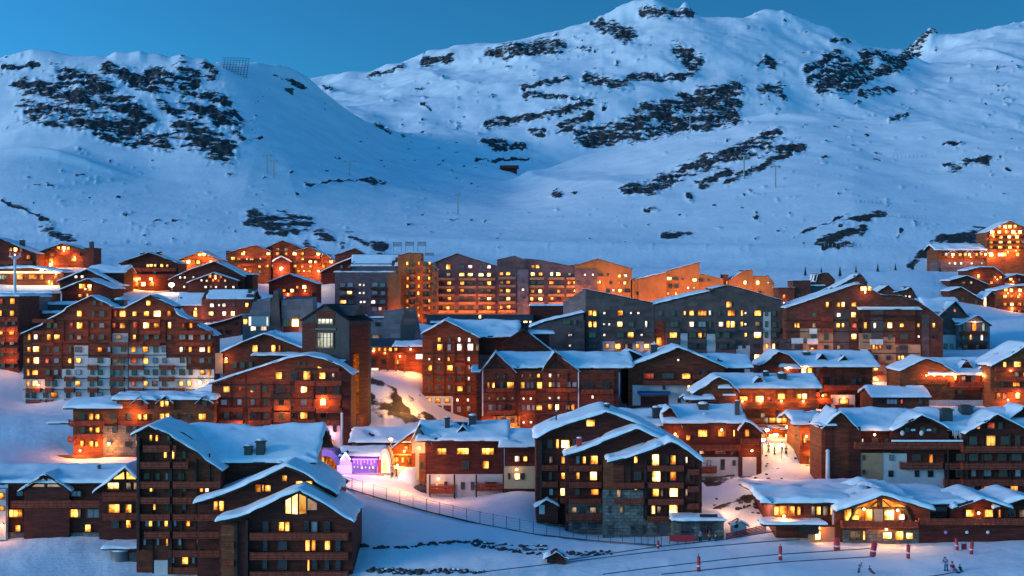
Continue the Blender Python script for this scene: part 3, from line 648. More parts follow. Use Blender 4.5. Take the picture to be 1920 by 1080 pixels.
# front gable
B.gable([(411, 966), (452, 958), (500, 938), (535, 920), (565, 909), (612, 936), (661, 966)], 12, -8, 'dark_wood', th=.55, ov=1.8, so=.2)
B.panel(415, 440, 985, 1095, 'warm_wood', -8, .1); B.panel(440, 446, 980, 1090, 'roof_trim', -8, .3, 'post'); B.panel(464, 468, 972, 1090, 'roof_trim', -8, 1.3, 'post')
B.poly([(536, 962), (536, 938), (558, 926), (558, 964)], 'lit_Y', -8); B.poly([(561, 964), (561, 926), (574, 932), (574, 962)], 'lit_y', -8); B.poly([(577, 956), (577, 934), (594, 943), (594, 956)], 'lit_k', -8)
for x in (547, 559, 575): B.bar((x, 926), (x, 966), 2, 'frame', -8, proud=.18)
B.row(987, 20, '498d11 528y11 539y9 575d8 590b11 614d11', yo=-8); B.row(1022, 19, '498d10 530d18 577y9x23 588o8x21 614y11 634d9', yo=-8); B.row(1058, 19, '497d11 530d18 579y5x25 590d10 613d10 634d9', yo=-8)
B.bals((999, 1036, 1072), ((468, 652),), 12, yo=-8, proj=1.4)
B.bals((1016, 1050), ((414, 438),), 10, yo=-8, proj=.5)
# --- centre stepped chalet
B = Bd('stepped_chalet', 'stepped timber chalet of three snowy gables on a stone foot in the lower centre', 'chalet', 220, 1012, 992)
B.gable([(1005, 812), (1040, 795), (1090, 778), (1136, 764), (1190, 785), (1250, 812)], 12, 0, 'dark_wood', th=.6, ov=1.4, so=.3)
B.chim(1138, 758, 785, 10, 2.5); B.chim(1043, 772, 784, 3, 5)
B.row(793, 13, '1107y20', yo=0); B.row(832, 18, '1031d10 1045y6 1060Y16 1077d8'); B.row(862, 13, '1033k7 1057y10x17 1082k8 1095y6x15 1114Y17x18'); B.row(892, 15, '1032d7 1057y10 1083y8 1113Y16x18'); B.row(922, 13, '1033b7 1057Y12x15 1065o4 1090d9 1115o16'); B.row(953, 12, '1072k9 1088k9 1112k14'); B.row(985, 11, '1078d16 1108d16')
B.panel(1060, 1130, 943, 1000, 'plaster', 0, .1)
B.bals((872, 903, 934), ((1016, 1046), (1050, 1074), (1100, 1126)), 9); B.bals((963,), ((1060, 1128),), 11); B.panel(1012, 1016, 815, 985, 'roof_trim', 0, .9, 'post')
B.gable([(1060, 845), (1085, 838), (1140, 815), (1196, 794), (1225, 808), (1258, 824)], 11, -3.2, 'dark_wood', th=.6, ov=1.5, so=.3, base=1000)
B.chim(1086, 822, 840, 10, -2.5, 'red_paint'); B.row(862, 15, '1083b8 1095y6 1114y16x18', yo=-3.2); B.row(892, 15, '1083y8 1113Y16x18', yo=-3.2); B.row(922, 13, '1082d8 1115o16', yo=-3.2)
B.bals((873, 904, 935), ((1068, 1128),), 9, yo=-3.2); B.panel(1066, 1130, 945, 1010, 'stone', -3.2, .1, 'stone_base'); B.row(956, 12, '1076k10 1090d8 1112k12', yo=-3.2); B.row(986, 12, '1080d17 1110d17', yo=-3.2); B.bal(1062, 1128, 963, 976, 1.1, yo=-3.2)
B.gable([(1142, 856), (1168, 850), (1215, 836), (1258, 819), (1288, 836), (1316, 856)], 13, -8, 'dark_wood', th=.6, ov=1.5, so=.3, base=1010)
B.panel(1131, 1150, 862, 918, 'warm_wood', -8, .1); B.panel(1150, 1170, 872, 922, 'brown_wood', -8, .12)
B.row(862, 13, '1192y6 1229Y14x22 1262y11x19 1251d4 1287w4', yo=-8)
B.row(892, 14, '1195d14 1230Y16x24 1262o11x17 1290d6', yo=-8); B.row(923, 14, '1192y6 1229y12x17 1241k5 1263Y18x18 1287k4', yo=-8); B.row(955, 13, '1194y7 1225Y8x17 1236k7 1262Y18x19', yo=-8)
B.bals((873, 905, 936, 968), ((1215, 1282),), 9, yo=-8); B.bals((880, 912, 944), ((1290, 1311),), 9, yo=-8); B.bals((935, 905), ((1152, 1208),), 9, yo=-8)
B.panel(1130, 1206, 918, 1012, 'stone', -8, .3, 'stone_base'); B.panel(1200, 1312, 972, 1014, 'stone', -8, .35, 'stone_base'); B.panel(1208, 1212, 860, 975, 'roof_trim', -8, .5, 'post')
for x in (1145, 1187, 1208, 1235, 1262): B.row(993, 16, '%dd9' % x, yo=-8.2)
B.row(925, 14, '1144d5 1160k8', yo=-8.2); B.row(955, 14, '1143d5 1165k8', yo=-8.2)
B.lines(1150, 1308, (), (1180, 1248, 1278, 1300), 862, 972, -8, t=2)
# bar annex
B = Bd('bar_pavilion', 'flat roofed stone bar with dark arched glass fronts at the foot of the stepped chalet', 'bar', 207, 1262, 1012)
B.block(1264, 1357, 970, 8, 0, 'stone', th=.55)
B.panel(1312, 1345, 964, 969, 'roof_trim', 0, .25, 'fascia')
for x, w in ((1243, 16), (1283, 20), (1322, 26)): B.row(990, 22, '%dd%d' % (x+2, w), yo=0, nh=2)
B.bar((1268, 978), (1300, 978), 3, 'roof_trim', 0, proud=.8); B.bar((1307, 978), (1344, 978), 3, 'roof_trim', 0, proud=.8)
# --- small hut
def mini_hut(px, py, D, W, label, snow=.35, hh=None, door='roof_trim', yaw=0, mat='dark_wood', dep=2.2):
    B = Bd('small_hut', label, 'hut', D, px, py, yaw); k = D/F; h = hh or W*.5
    B.gable([(px-W/2, py-h), (px, py-h-W*.30), (px+W/2, py-h)], dep, 0, mat, th=snow, ov=.5, so=.35, below=1.5, thick=.15)
    B.panel(px-W*.38, px-W*.12, py-h*.85, py, door, 0, .05, 'door'); return B
mini_hut(1026, 964, 218, 40, 'small timber hut with white door and snowy gable left of the stepped stone footed chalet', door='plaster')
mini_hut(1043, 1056, 192, 34, 'tiny timber hut with a snow cap at the end of the boulder row', hh=16, snow=.3)
mini_hut(1387, 990, 209, 26, 'tiny pale kiosk with snowy roof beside the ice path', hh=10, mat='plaster', snow=.3)
# --- restaurant at the lower right
B = Bd('restaurant', 'low restaurant with a brightly lit timber gable and a snowy roof at lower right', 'restaurant', 205, 1570, 1020)
B.slope(1434, 1700, 946, 908, 9, 1.5, 'brown_wood', th=.8, wx=(1455, 1690), ov=1.3, below=2, base=985)
B.slope(1660, 1800, 948, 918, 8, 2.0, 'brown_wood', th=.7, wx=(1680, 1790), ov=1.0)
B.gable([(1566, 946), (1608, 932), (1650, 916), (1697, 931), (1744, 944)], 13, -.5, 'brown_wood', th=.7, ov=1.8, so=.2)
B.poly([(1601, 950), (1638, 936), (1644, 936), (1644, 950)], 'lit_o', -.5); B.poly([(1655, 950), (1655, 936), (1660, 936), (1698, 950)], 'lit_o', -.5)
B.row(965, 23, '1589y14 1609o20 1629y14 1667Y22 1688o14', yo=-.5); B.row(969, 12, '1603y16 1690w14', yo=-.72)
B.bar((1590, 978), (1606, 948), 4, yo=-.5, proud=.5); B.bar((1694, 950), (1708, 978), 4, yo=-.5, proud=.5); B.bar((1598, 952), (1700, 952), 3, yo=-.5, proud=.4); B.bar((1650, 926), (1650, 952), 4, yo=-.5, proud=.5); B.bar((1628, 952), (1645, 938), 2.5, yo=-.5, proud=.45); B.bar((1655, 938), (1672, 952), 2.5, yo=-.5, proud=.45)
B.panel(1638, 1655, 954, 980, 'light_cladding', -.5, .2, 'pier')
B.bal(1580, 1722, 977, 989, 1.6, yo=-.5); B.panel(1580, 1722, 993, 1022, 'stone', -.5, .25, 'stone_base')
B.row(1004, 18, '1604k24 1663Y22x14 1685y16 1705Y14x13 1620y5', yo=-.8)
B.row(957, 18, '1455y9 1468o14 1484y12x20 1497o8 1534y8 1547k9 1559y8 1524k7', yo=1.5); B.bal(1450, 1520, 973, 984, 1.0, yo=1.5)
B.block(1520, 1580, 988, 6, -.2, 'tan_plaster'); B.row(1004, 20, '1533Y10', yo=-.2); B.panel(1560, 1578, 958, 984, 'plaster', .3, .1)
B.lamp(1620, 955, 160, -.5, .9, (1,.55,.16)); B.lamp(1683, 957, 140, -.5, .9, (1,.55,.16)); B.lamp(1470, 968, 120, 1.5, .9); B.lamp(1535, 990, 60, -.2, .6); B.lamp(1662, 992, 70, -.8, .6)
B.slope(1440, 1540, 987, 975, 2, -2.0, 'roof_trim', th=.45, wx=(1500, 1536), ov=.4, below=1, base=990)
B.panel(1740, 1780, 950, 978, 'glass', 1.9, .1, 'glass_wall')
for xr, w in ((1836, 54), (1912, 54)):
    B.gable([(xr-w, 943), (xr-w*.5, 934), (xr, 924), (xr+w*.5, 934), (xr+w, 943)], 10, 1.0 if xr < 1900 else 1.3, 'dark_wood', th=.6, ov=1.4, so=.1)
B.row(962, 16, '1818y19 1853y20 1874o5', yo=1.0); B.row(962, 16, '1893d20 1918k16 1942y18', yo=1.3); B.panel(1716, 2010, 976, 1018, 'dark_wood', .9, 1.6, 'terrace_wall'); B.bal(1724, 2005, 972, 983, .8, yo=-.8)
B.lamp(1835, 962, 50, 1.0, .6)
for x, c in ((1773, 'violet_paint'), (1813, 'white_metal'), (1852, 'white_metal')):
    q = B.fr(x, 998, -.8); MB().ball((q[0], -.85, q[1]), .27, (1,.3,1), 10, 6).build('sign_disc', M[c], B.o)
# --- big chalet hotel on the right
B = Bd('chalet_hotel', 'long dark timber hotel with three snowy gables over pale plaster, right foreground', 'hotel', 232, 1560, 932)
B.slope(1604, 1990, 810, 762, 8, 1.0, 'dark_wood', th=.7, wx=(1612, 1985), ov=1.0)
B.gable([(1540, 795), (1573, 766), (1604, 797)], 9, 0, 'red_wood', th=.5, ov=.8, so=.2, wname='tower_wall'); B.panel(1591, 1613, 800, 925, 'dark_wood', 0, .3, 'post'); B.panel(1547, 1561, 800, 930, 'dark_wood', 0, .15)
B.slope(1536, 1568, 801, 792, 1.5, -.6, 'dark_wood', th=.35, wx=(1550, 1560), ov=.4, below=0, base=806, so=.1)
B.gable([(1671, 800), (1726, 772), (1776, 798)], 6, -.3, 'dark_wood', th=.4, ov=1.4, so=.2, low=850)
B.gable([(1806, 806), (1867, 771), (1928, 804)], 8, -1.0, 'dark_wood', th=.4, ov=1.4, so=.2)
B.gable([(1888, 780), (1915, 757), (1990, 800)], 6, 4, 'dark_wood', th=.5, ov=1.0, so=.2)
B.chim(1774, 766, 786, 19, 3, snow=False); B.chim(1810, 760, 776, 22, 6.5, snow=False)
B.panel(1613, 1770, 849, 934, 'plaster', 0, .1); B.panel(1613, 1655, 849, 932, 'tan_plaster', 0, .18); B.panel(1700, 1770, 846, 878, 'dark_wood', 0, .2)
B.row(826, 9, '1617w4 1640d10 1662d8', yo=0); B.row(858, 11, '1619d5 1671b8 1718d18', yo=-.1); B.row(885, 10, '1619d5', yo=-.2); B.row(888, 14, '1670d9 1719d9 1744d10'); B.row(917, 13, '1674d22 1712d20 1750d20')
B.row(860, 21, '1745o8', yo=-.2); B.row(798, 13, '1857r15 1834o6 1875d8', yo=-1); B.row(826, 18, '1824d18 1857y18x20 1885d18 1908d10', yo=-1); B.row(857, 14, '1800d18 1825d16 1850d18 1878d16 1905d18', yo=-1); B.row(887, 14, '1798d14 1825b9 1850b16 1880d16 1908b12', yo=-1); B.row(915, 12, '1783d14 1820b18 1848o18 1872k9 1901o18', yo=-1); B.row(806, 10, '1700d10 1730d10 1752d8', yo=-.3); B.row(838, 10, '1690d16 1730d14', yo=-.3)
B.bal(1604, 1806, 829, 841, 1.3, yo=-.1); B.bal(1690, 1768, 866, 879, 1.2, yo=-.1); B.bals((836, 868, 899), ((1806, 1935),), 11, yo=-1, proj=1.4); B.bals((868, 899), ((1772, 1804),), 11, proj=1.2)
b = MB(); q0 = B.fr(1672, 828, -1.45); q1 = B.fr(1805, 828, -1.45); b.box(q0[0], q1[0], -1.6, -1.25, q0[1], q0[1]+.3); b.build('rail_snow', M['snow'], B.o)
for x in (1692, 1728): q = B.fr(x, 812, -1.4); MB().ball((q[0], -1.35, q[1]), .38, (1,.35,1.25), 10, 6).build('satellite_dish', M['white_metal'], B.o)
for i in range(7):
    q = B.fr(1787+i*3, 806+(i%3), -.1); MB().tube((q[0], .0, q[1]), (q[0], 0, q[1]-1.1-(i%3)*.35), .1, .02, 6).build('icicle', M['snow'], B.o)
B.lamp(1640, 815, 25, 0, .6); B.panel(1770, 1774, 880, 932, 'roof_trim', 0, .5, 'post')
B.lines(1772, 1935, (), (1776, 1812, 1842, 1892), 812, 930, -1, t=2.2); B.lines(1616, 1770, (845,), (), yo=0)
# --- lit chalet beside the big hotel
B = Bd('lit_chalet', 'orange lit timber chalet with pinkish snow roof left of the long dark hotel', 'chalet', 246, 1495, 878)
B.slope(1493, 1572, 799, 768, 6, 0, 'warm_wood', th=.7, wx=(1500, 1566), ov=1.0)
B.row(818, 20, '1545y7 1528o6'); B.row(862, 16, '1520y9 1534Y10'); B.row(825, 10, '1508y6'); B.bal(1500, 1560, 835, 843, 1.0); B.bal(1512, 1560, 872, 881, 1.0)
B.lamp(1512, 818, 160); B.lamp(1530, 846, 220)
for x in (1506, 1524): B.bar((x, 815), (x, 838), 2, yo=0)
# ================================================================== SECOND ROW
# --- chalet right of the violet rink
B = Bd('corner_chalet', 'timber chalet with three amber windows and two chimneys beside the violet lit tent', 'chalet', 240, 800, 938)
B.slope(790, 946, 829, 785, 6.5, 0, 'dark_wood', th=.65, wx=(797, 944), ov=1.2)
B.chim(839, 783, 806, 9, 3.2); B.chim(886, 779, 800, 14, 4.5); B.dorm(868, 795, 818, 32, 1.4)
B.row(846, 14, '828y23 868y24 915y24'); B.row(871, 15, '873d13 911y13x18'); B.panel(800, 945, 889, 940, 'plaster', 0, .1)
B.row(911, 16, '820y4 836d7 868d8 886d7 920d24', yo=-.1); B.bal(806, 852, 908, 924, 1.3); B.bal(893, 944, 905, 919, 1.3)
for x in (806, 852, 893, 944): B.bar((x, 890), (x, 935), 3, yo=-1.2, proud=.1)
B.panel(779, 799, 815, 900, 'cream_plaster', .3, .2, 'side_wall'); B.panel(786, 798, 850, 905, 'warm_wood', .1, .2, 'side_wall'); B.row(872, 12, '791d6', yo=-.1); B.row(825, 7, '783k4 790k4', yo=.1)
B.gable([(772, 822), (785, 796), (806, 829)], 6, .4, 'cream_plaster', th=.25, ov=.5, so=.2, low=850)
B.lamp(786, 840, 80, .0, .8); B.lamp(822, 898, 15)
# link building
B = Bd('link_building', 'low cream house with a snowy roof joining two dark chalets', 'house', 238, 945, 914)
B.slope(944, 1016, 841, 802, 6, 0, 'dark_wood', th=.7, wx=(946, 1014), ov=.8)
B.panel(945, 1013, 874, 916, 'cream_plaster', 0, .1); B.row(860, 11, '970w10 985y8'); B.row(893, 12, '970Y10 980d7 955d5'); B.lamp(969, 880, 12)
# --- chalet behind the centre one
B = Bd('turret_chalet', 'dark timber chalet with amber windows and a small turret roof left of the bright street', 'chalet', 246, 1265, 905)
B.slope(1250, 1392, 796, 756, 6.5, 0, 'dark_wood', th=.6, wx=(1262, 1388), ov=1.1)
B.gable([(1244, 768), (1256, 758), (1278, 796)], 5, .3, 'dark_wood', th=.3, ov=.6, so=.1, low=830)
B.slope(1165, 1262, 802, 764, 6.5, 1.5, 'dark_wood', th=.6, wx=(1170, 1262), ov=.9)
B.chim(1230, 764, 784, 14, 4); B.chim(1318, 757, 776, 18, 4.5); B.dorm(1320, 772, 788, 24, 1.6)
B.gable([(1385, 800), (1396, 786), (1408, 788), (1428, 806)], 8, -.6, 'dark_wood', th=.4, ov=.8, so=.2); B.chim(1382, 752, 778, 8, 1.5)
B.row(812, 14, '1317y18 1353o19x16', yo=0); B.row(812, 15, '1400o10 1376y3', yo=-.6); B.row(820, 10, '1266o15 1290o8', yo=0)
B.bal(1262, 1388, 834, 844, 1.2); B.bal(1390, 1424, 822, 832, 1.0, yo=-.6); B.row(846, 12, '1315d10 1350d20 1372d9')
B.panel(1306, 1392, 857, 905, 'plaster', 0, .15); B.panel(1392, 1418, 857, 905, 'plaster', -.6, .1); B.row(868, 12, '1329b9 1376d7 1394d6', yo=-.15); B.row(871, 22, '1355d9', yo=-.15); B.bal(1306, 1344, 874, 886, 1.0)
B.panel(1306, 1420, 893, 915, 'stone', -.7, .3, 'stone_base')
B.lamp(1266, 814, 90, 0); B.lamp(1353, 806, 60, 0); B.lamp(1410, 845, 60, -.6)
# --- orange lit low block, left
B = Bd('low_apartment_house', 'orange timber and stone apartment house with thick roof snow below the red and white block', 'apartment house', 262, 137, 864)
B.slope(128, 222, 768, 744, 4.5, 0, 'warm_wood', th=.75, wx=(137, 220), ov=.8); B.slope(220, 398, 752, 733, 5, .2, 'warm_wood', th=.75, wx=(219, 402), ov=.7)
for x in (262, 310, 384): B.gable([(x-15, 754), (x, 741), (x+15, 754)], 4, -.4, 'brown_wood', th=.15, ov=.4, so=.1, low=768, thick=.2)
B.panel(194, 256, 798, 862, 'stone', 0, .15); B.panel(104, 262, 853, 872, 'warm_wood', 0, .9, 'terrace_wall')
B.row(757, 11, '263d6 304y8 313y8 384d9', yo=-.4); B.row(781, 12, '155d10 171o10 183y9 212d12 243d9 261y9 272y9 304y9 314y9 330d8 355d8 380y14', yo=0)
B.row(806, 11, '155d9 171y7 183y7 215d11 241d10', yo=-.15); B.row(832, 12, '155y6 171y8 182y7 240d10 258y7', yo=-.15)
B.bals((789, 814), ((138, 192),), 8, proj=.8); B.bal(128, 140, 787, 797, .9); B.bal(127, 140, 818, 828, .9); B.bal(222, 300, 789, 797, .8)
B.slope(98, 138, 796, 786, 1.5, .6, 'roof_trim', th=.3, wx=(132, 138), ov=.3, below=0, base=800)
B.lamp(204, 832, 420, -.2, 1.1, r=.3); B.lamp(150, 845, 260, -.2, 1.2); B.lamp(250, 775, 150, 0, 1.0, bulb_=False)
# --- brown gabled block
B = Bd('brown_apartment_house', 'broad brown gabled apartment house in front of the dark lift tower', 'apartment house', 265, 399, 842)
B.gable([(397, 714), (450, 697), (500, 681), (540, 668), (575, 662), (612, 670), (640, 682), (658, 696)], 16, 0, 'red_wood', th=.35, ov=.9, so=.4)
B.panel(512, 546, 742, 792, 'warm_wood', 0, .1); B.panel(553, 641, 798, 840, 'plaster', 0, .1); B.panel(641, 656, 700, 838, 'dark_wood', 0, .15); B.panel(460, 463, 705, 800, 'roof_trim', 0, .2, 'post'); B.panel(553, 640, 690, 694, 'roof_trim', 0, .15, 'beam')
B.row(704, 15, '523y14 551d10 576y14x17 604y15 625w5x9'); B.poly([(596, 694), (596, 687), (612, 693), (612, 695)], 'lit_o', 0)
B.row(730, 12, '425y15 450r7 474d9 497d9 527d16 549d6 570Y15x14 602d14 632d10'); B.row(754, 12, '420b13 449b8 474b9 500d10 528d12 549d5 570b14 606Y13x14')
B.row(779, 12, '425d10 450d10 474d11 500d10 528d12 551d6 570y15x14 606d12'); B.row(804, 12, '551d7 568w9 592d6 607d8 628d7', yo=-.1); B.row(831, 12, '568y12 600y14 622o8', yo=-.1); B.row(682, 7, '560d5 570d5')
B.bals((738,), ((512, 545),), 8, solid=True, mat='roof_trim'); B.bals((714, 762, 787), ((553, 590),), 8); B.bals((714, 740, 765), ((592, 640),), 8)
B.bals((690, 713, 738, 762, 788), ((600, 636),), 7, yo=0, proj=.9); B.bals((764, 788), ((410, 455), (465, 508)), 7, proj=.8); B.lines(400, 650, (), (435, 488, 512, 545, 588, 638), 715, 835, 0)
for y in (720, 746, 770, 795): B.panel(400, 640, y, y+2.5, 'roof_trim', 0, .1, 'beam')
for x, y, p in ((460, 740, 55), (560, 740, 65), (500, 700, 45)): B.lamp(x, y, p, 0, 3.0, bulb_=False)  # added lights hanging off the wall, no lanterns, for warm facade glow
B.lamp(606, 750, 300, 0, 1.0, r=.3); B.lamp(530, 770, 110, 0, 1.0, bulb_=False); B.lamp(450, 800, 120, 0, 1.2, bulb_=False); B.lamp(622, 812, 60, 0, .9, (1,.35,.45), bulb_=False)
# --- dark lift tower
B = Bd('lift_tower', 'tall dark tower with a pointed roof and one big lit window', 'tower', 276, 567, 838, yaw=-24)
B.gable([(567, 598), (609, 570), (655, 600)], 9, 0, 'slate', th=0, ov=.5, so=.4, thick=.25)
XR = B.fr(655, 700)[0]
B.panel(567, 594, 605, 700, 'dark_wood', 0, .12); B.panel(594, 628, 582, 596, 'dark_wood', 0, .1); B.panel(632, 655, 605, 830, 'slate', 0, .1)
B.row(603, 11, '611m32'); B.row(638, 34, '611m32', nh=2); B.panel(592, 631, 615, 619, 'dark_metal', 0, .3, 'beam'); B.panel(596, 628, 666, 678, 'glass', 0, .1, 'glass_canopy')
B.panel(657, 690, 610, 840, 'dark_wood', X=XR, proud=.1, name='side_cladding')
b = MB()
for y0 in (664, 703, 742):
    ya, z1 = B.sd(664, y0, XR+.3); yb, z0 = B.sd(673, y0+32, XR+.3); b.box(XR+.08, XR+.3, min(ya,yb), max(ya,yb), z0, z1)
b.build('lit_lift_shaft', M['lit_o'], B.o)
b = MB(); b.prism([(B.sd(660, 585, XR)[0], B.sd(660, 592, XR)[1]), (B.sd(674, 575, XR)[0], B.sd(674, 572, XR)[1]), (B.sd(686, 590, XR)[0], B.sd(686, 588, XR)[1])], 'x', XR-6, XR+.4); b.build('cross_gable', M['slate'], B.o)
B.slope(596, 640, 682, 670, 2, -1.5, 'glass', th=.25, wx=(598, 636), ov=.2, below=0, base=690, so=.1)
light(0, 0, 45, (1,.5,.2), parent=B.o, loc=(XR+1.5, 5, B.sd(668, 790, XR)[1]))
# --- chalet behind the brown block
B = Bd('snow_roof_chalet', 'chalet with a deep snowy right roof slope just left of the dark tower', 'chalet', 300, 420, 702)
B.gable([(418, 656), (458, 637), (497, 622), (530, 634), (570, 650)], 14, 0, 'brown_wood', th=.4, ov=.9, so=.3)
B.slope(500, 575, 656, 622, 7, 1.0, 'brown_wood', th=.5, wx=(500, 570), ov=.3, so=0)
B.row(653, 13, '478y12 513y8 524o4'); B.slope(478, 552, 669, 659, 2.2, -2, 'dark_wood', th=.4, wx=(484, 546), ov=.4, below=1, base=695); B.row(684, 11, '440d8 455d8 470d7')
B.panel(404, 421, 662, 700, 'tan_plaster', .3, .3); B.row(677, 8, '424y8', yo=.0); B.lamp(424, 672, 60, 0, .8)
# --- tall brown block with snowy roof
B = Bd('tall_apartment_house', 'tall brown gabled apartment house with yellow lit windows right of the tower', 'apartment house', 302, 795, 800)
B.gable([(792, 622), (834, 597), (866, 612), (897, 629)], 18, 0, 'red_wood', th=.4, ov=.8, so=.2)
B.slope(836, 968, 634, 597, 8, 4.0, 'dark_wood', th=.7, wx=(850, 990), ov=1.0)
B.gable([(940, 640), (981, 614), (1010, 636), (1038, 658)], 10, 2.0, 'dark_wood', th=.3, ov=.8, so=.1, cover=(.55, 1, 0, 1))
B.slope(985, 1032, 628, 618, 3, 8, 'dark_wood', th=.5, wx=(990, 1030), ov=.4)
B.row(637, 9, '824y6 843d5 861w6 880w6'); B.row(651, 14, '825y10 842b7 862w11 882w11 895k6 '); B.row(673, 9, '805s 823s 841y5 879w5'); B.row(690, 12, '806y10 823d7 843y11 862d8 879k5'); B.row(710, 8, '805d6 823d6 843d6 862d8 879w4'); B.row(728, 13, '805d6 823d8 843k8 862y12 880b6'); B.row(750, 7, '858w5 877w5'); B.row(767, 12, '861b9 879k8 897d7')
B.panel(795, 848, 743, 760, 'white_metal', 0, .1); 
for x in (796, 812, 828, 846): B.panel(x, x+3.5, 745, 782, 'white_metal', 0, .2, 'post')
B.row(751, 10, '804o10 821o10 839o10', yo=-.1); B.row(774, 15, '804d11 821d11 839d11')
B.lines(796, 897, (), (812, 833, 853, 871), 640, 742, 0); B.bals((680, 717, 752), ((854, 872),), 6, proj=.7)
for y in (662, 702, 738, 784): B.panel(795, 898, y, y+2, 'roof_trim', 0, .12, 'beam')
B.lamp(820, 775, 40, 0, 1.2, (1,.6,.4), bulb_=False)
for x, y, p in ((820, 720, 50), (870, 690, 50), (880, 760, 50)): B.lamp(x, y, p, 0, 3.0, bulb_=False)  # free floating lights added to warm the brown front
# --- twin gabled house in front
B = Bd('twin_gabled_house', 'long red brown house with two pointed gables and snow between them', 'apartment house', 286, 892, 812)
B.slope(940, 1180, 692, 658, 7, 1.0, 'brown_wood', th=.6, wx=(897, 1160), ov=.8)
B.gable([(902, 694), (929, 658), (966, 695)], 9, -.3, 'red_wood', th=.18, ov=.8, so=.2); B.gable([(1016, 692), (1041, 656), (1086, 694)], 9, -.3, 'red_wood', th=.18, ov=.8, so=.2)
B.slope(886, 906, 700, 683, 4, .8, 'brown_wood', th=.5, wx=(893, 906), ov=.5, so=.2)
B.panel(1084, 1152, 694, 806, 'brown_wood', 0, .2); B.panel(965, 1017, 695, 812, 'red_wood', 0, .1); B.panel(1152, 1160, 692, 800, 'dark_wood', 0, .1)
for (a, c, d) in ((912, 929, 948), (1024, 1041, 1062)):
    B.bar((a, 690), (d, 690), 2.5, yo=-.3); B.bar((c, 665), (c, 690), 2.5, yo=-.3); B.bar((c, 676), (a+4, 690), 2, yo=-.3); B.bar((c, 676), (d-4, 690), 2, yo=-.3)
B.row(706, 7, '933d5 945d4', yo=-.3); B.row(704, 8, '980k4 995k4 1009y6', yo=-.1); B.row(704, 8, '1031w5 1047k5', yo=-.3)
B.row(722, 12, '916o6 925y6 940d8 957y14', yo=-.3); B.row(722, 13, '980y8 990b6 998b6 1013y13', yo=-.1); B.row(721, 11, '1032y7 1038b7 1047b7 1066b8 1077b8', yo=-.3); B.row(722, 12, '1098d10 1108d9 1135d16', yo=-.2)
B.row(747, 6, '918k5 933k5 945k5 961k5', yo=-.3); B.row(747, 4, '982s 995s', yo=-.1); B.row(746, 6, '1031s 1047w5', yo=-.3); B.row(744, 8, '1111w5', yo=-.2)
B.row(764, 13, '919b8 928b7 937b6 948d6 958d5', yo=-.3); B.row(764, 12, '982b7 991b7 1000b6 1011y13', yo=-.1); B.row(763, 12, '1032y10 1044Y9 1064k8 1074o7', yo=-.3); B.row(762, 12, '1111y7 1095d8', yo=-.2)
B.panel(925, 975, 780, 815, 'ochre_plaster', -.3, .15); B.row(789, 8, '944d8 960d8', yo=-.45); B.row(806, 11, '953y8', yo=-.45); B.row(792, 6, '982s 996s', yo=-.1)
for y in (735, 752, 777): B.panel(903, 964, y, y+2, 'roof_trim', -.3, .12, 'beam'); B.panel(1018, 1084, y, y+2, 'roof_trim', -.3, .12, 'beam')
B.panel(1083.5, 1085.5, 690, 765, 'white_metal', -.3, .2, 'drainpipe'); B.panel(904, 906, 690, 780, 'white_metal', -.3, .2, 'drainpipe')
B.bal(975, 1005, 732, 738, .8, yo=-.1); B.bals((728, 770), ((912, 962), (1025, 1082)), 6, yo=-.3, proj=.8); B.bals((730, 768), ((1090, 1150),), 7, yo=-.2, proj=.9); B.lines(903, 1084, (), (930, 948, 970, 1004, 1040, 1064), 698, 800, -.35)
for x, y, p in ((925, 755, 50), (990, 750, 50), (1050, 735, 60), (1110, 770, 50)): B.lamp(x, y, p, -.3, 3.0, bulb_=False)  # lights added in the air to warm both gables, without lanterns
B.lamp(955, 800, 110, -.3, 1.0, (1,.5,.16)); B.lamp(985, 785, 60, -.1, 1.2, bulb_=False); B.lamp(915, 790, 60, -.3, 1.2, bulb_=False)
# --- gabled chalet with garage canopy
B = Bd('garage_chalet', 'wide gabled chalet with pale lower wall and a blue garage canopy', 'chalet', 290, 1184, 760)
B.gable([(1178, 682), (1225, 665), (1271, 646), (1315, 664), (1358, 684)], 14, 0, 'brown_wood', th=.5, ov=1.2, so=.3)
B.slope(1300, 1404, 692, 662, 6, 1.5, 'dark_wood', th=.6, wx=(1310, 1396), ov=.7)
B.panel(1186, 1302, 722, 760, 'plaster', 0, .1); B.slope(1197, 1256, 740, 733, 1.5, -1.6, 'dark_metal', th=0, wx=(1200, 1254), ov=.3, below=0, base=742, so=.1, rmat='blue_cloth'); B.panel(1201, 1253, 743, 760, 'dark_wood', 0, .2, 'garage_door')
B.row(705, 11, '1216r20 1252d22 1286y20'); B.row(726, 9, '1291y7 1245d6'); B.row(751, 8, '1273d6 1287d6', yo=-.1); B.row(675, 5, '1271s'); B.bal(1205, 1300, 713, 721, 1.1); B.bal(1300, 1352, 702, 710, 1.1); B.row(698, 8, '1318d18 1340d8')
B.chim(1226, 646, 668, 12, 6); B.gable([(1168, 662), (1180, 653), (1212, 668)], 8, 5, 'dark_wood', th=.4, ov=.6, so=.2)
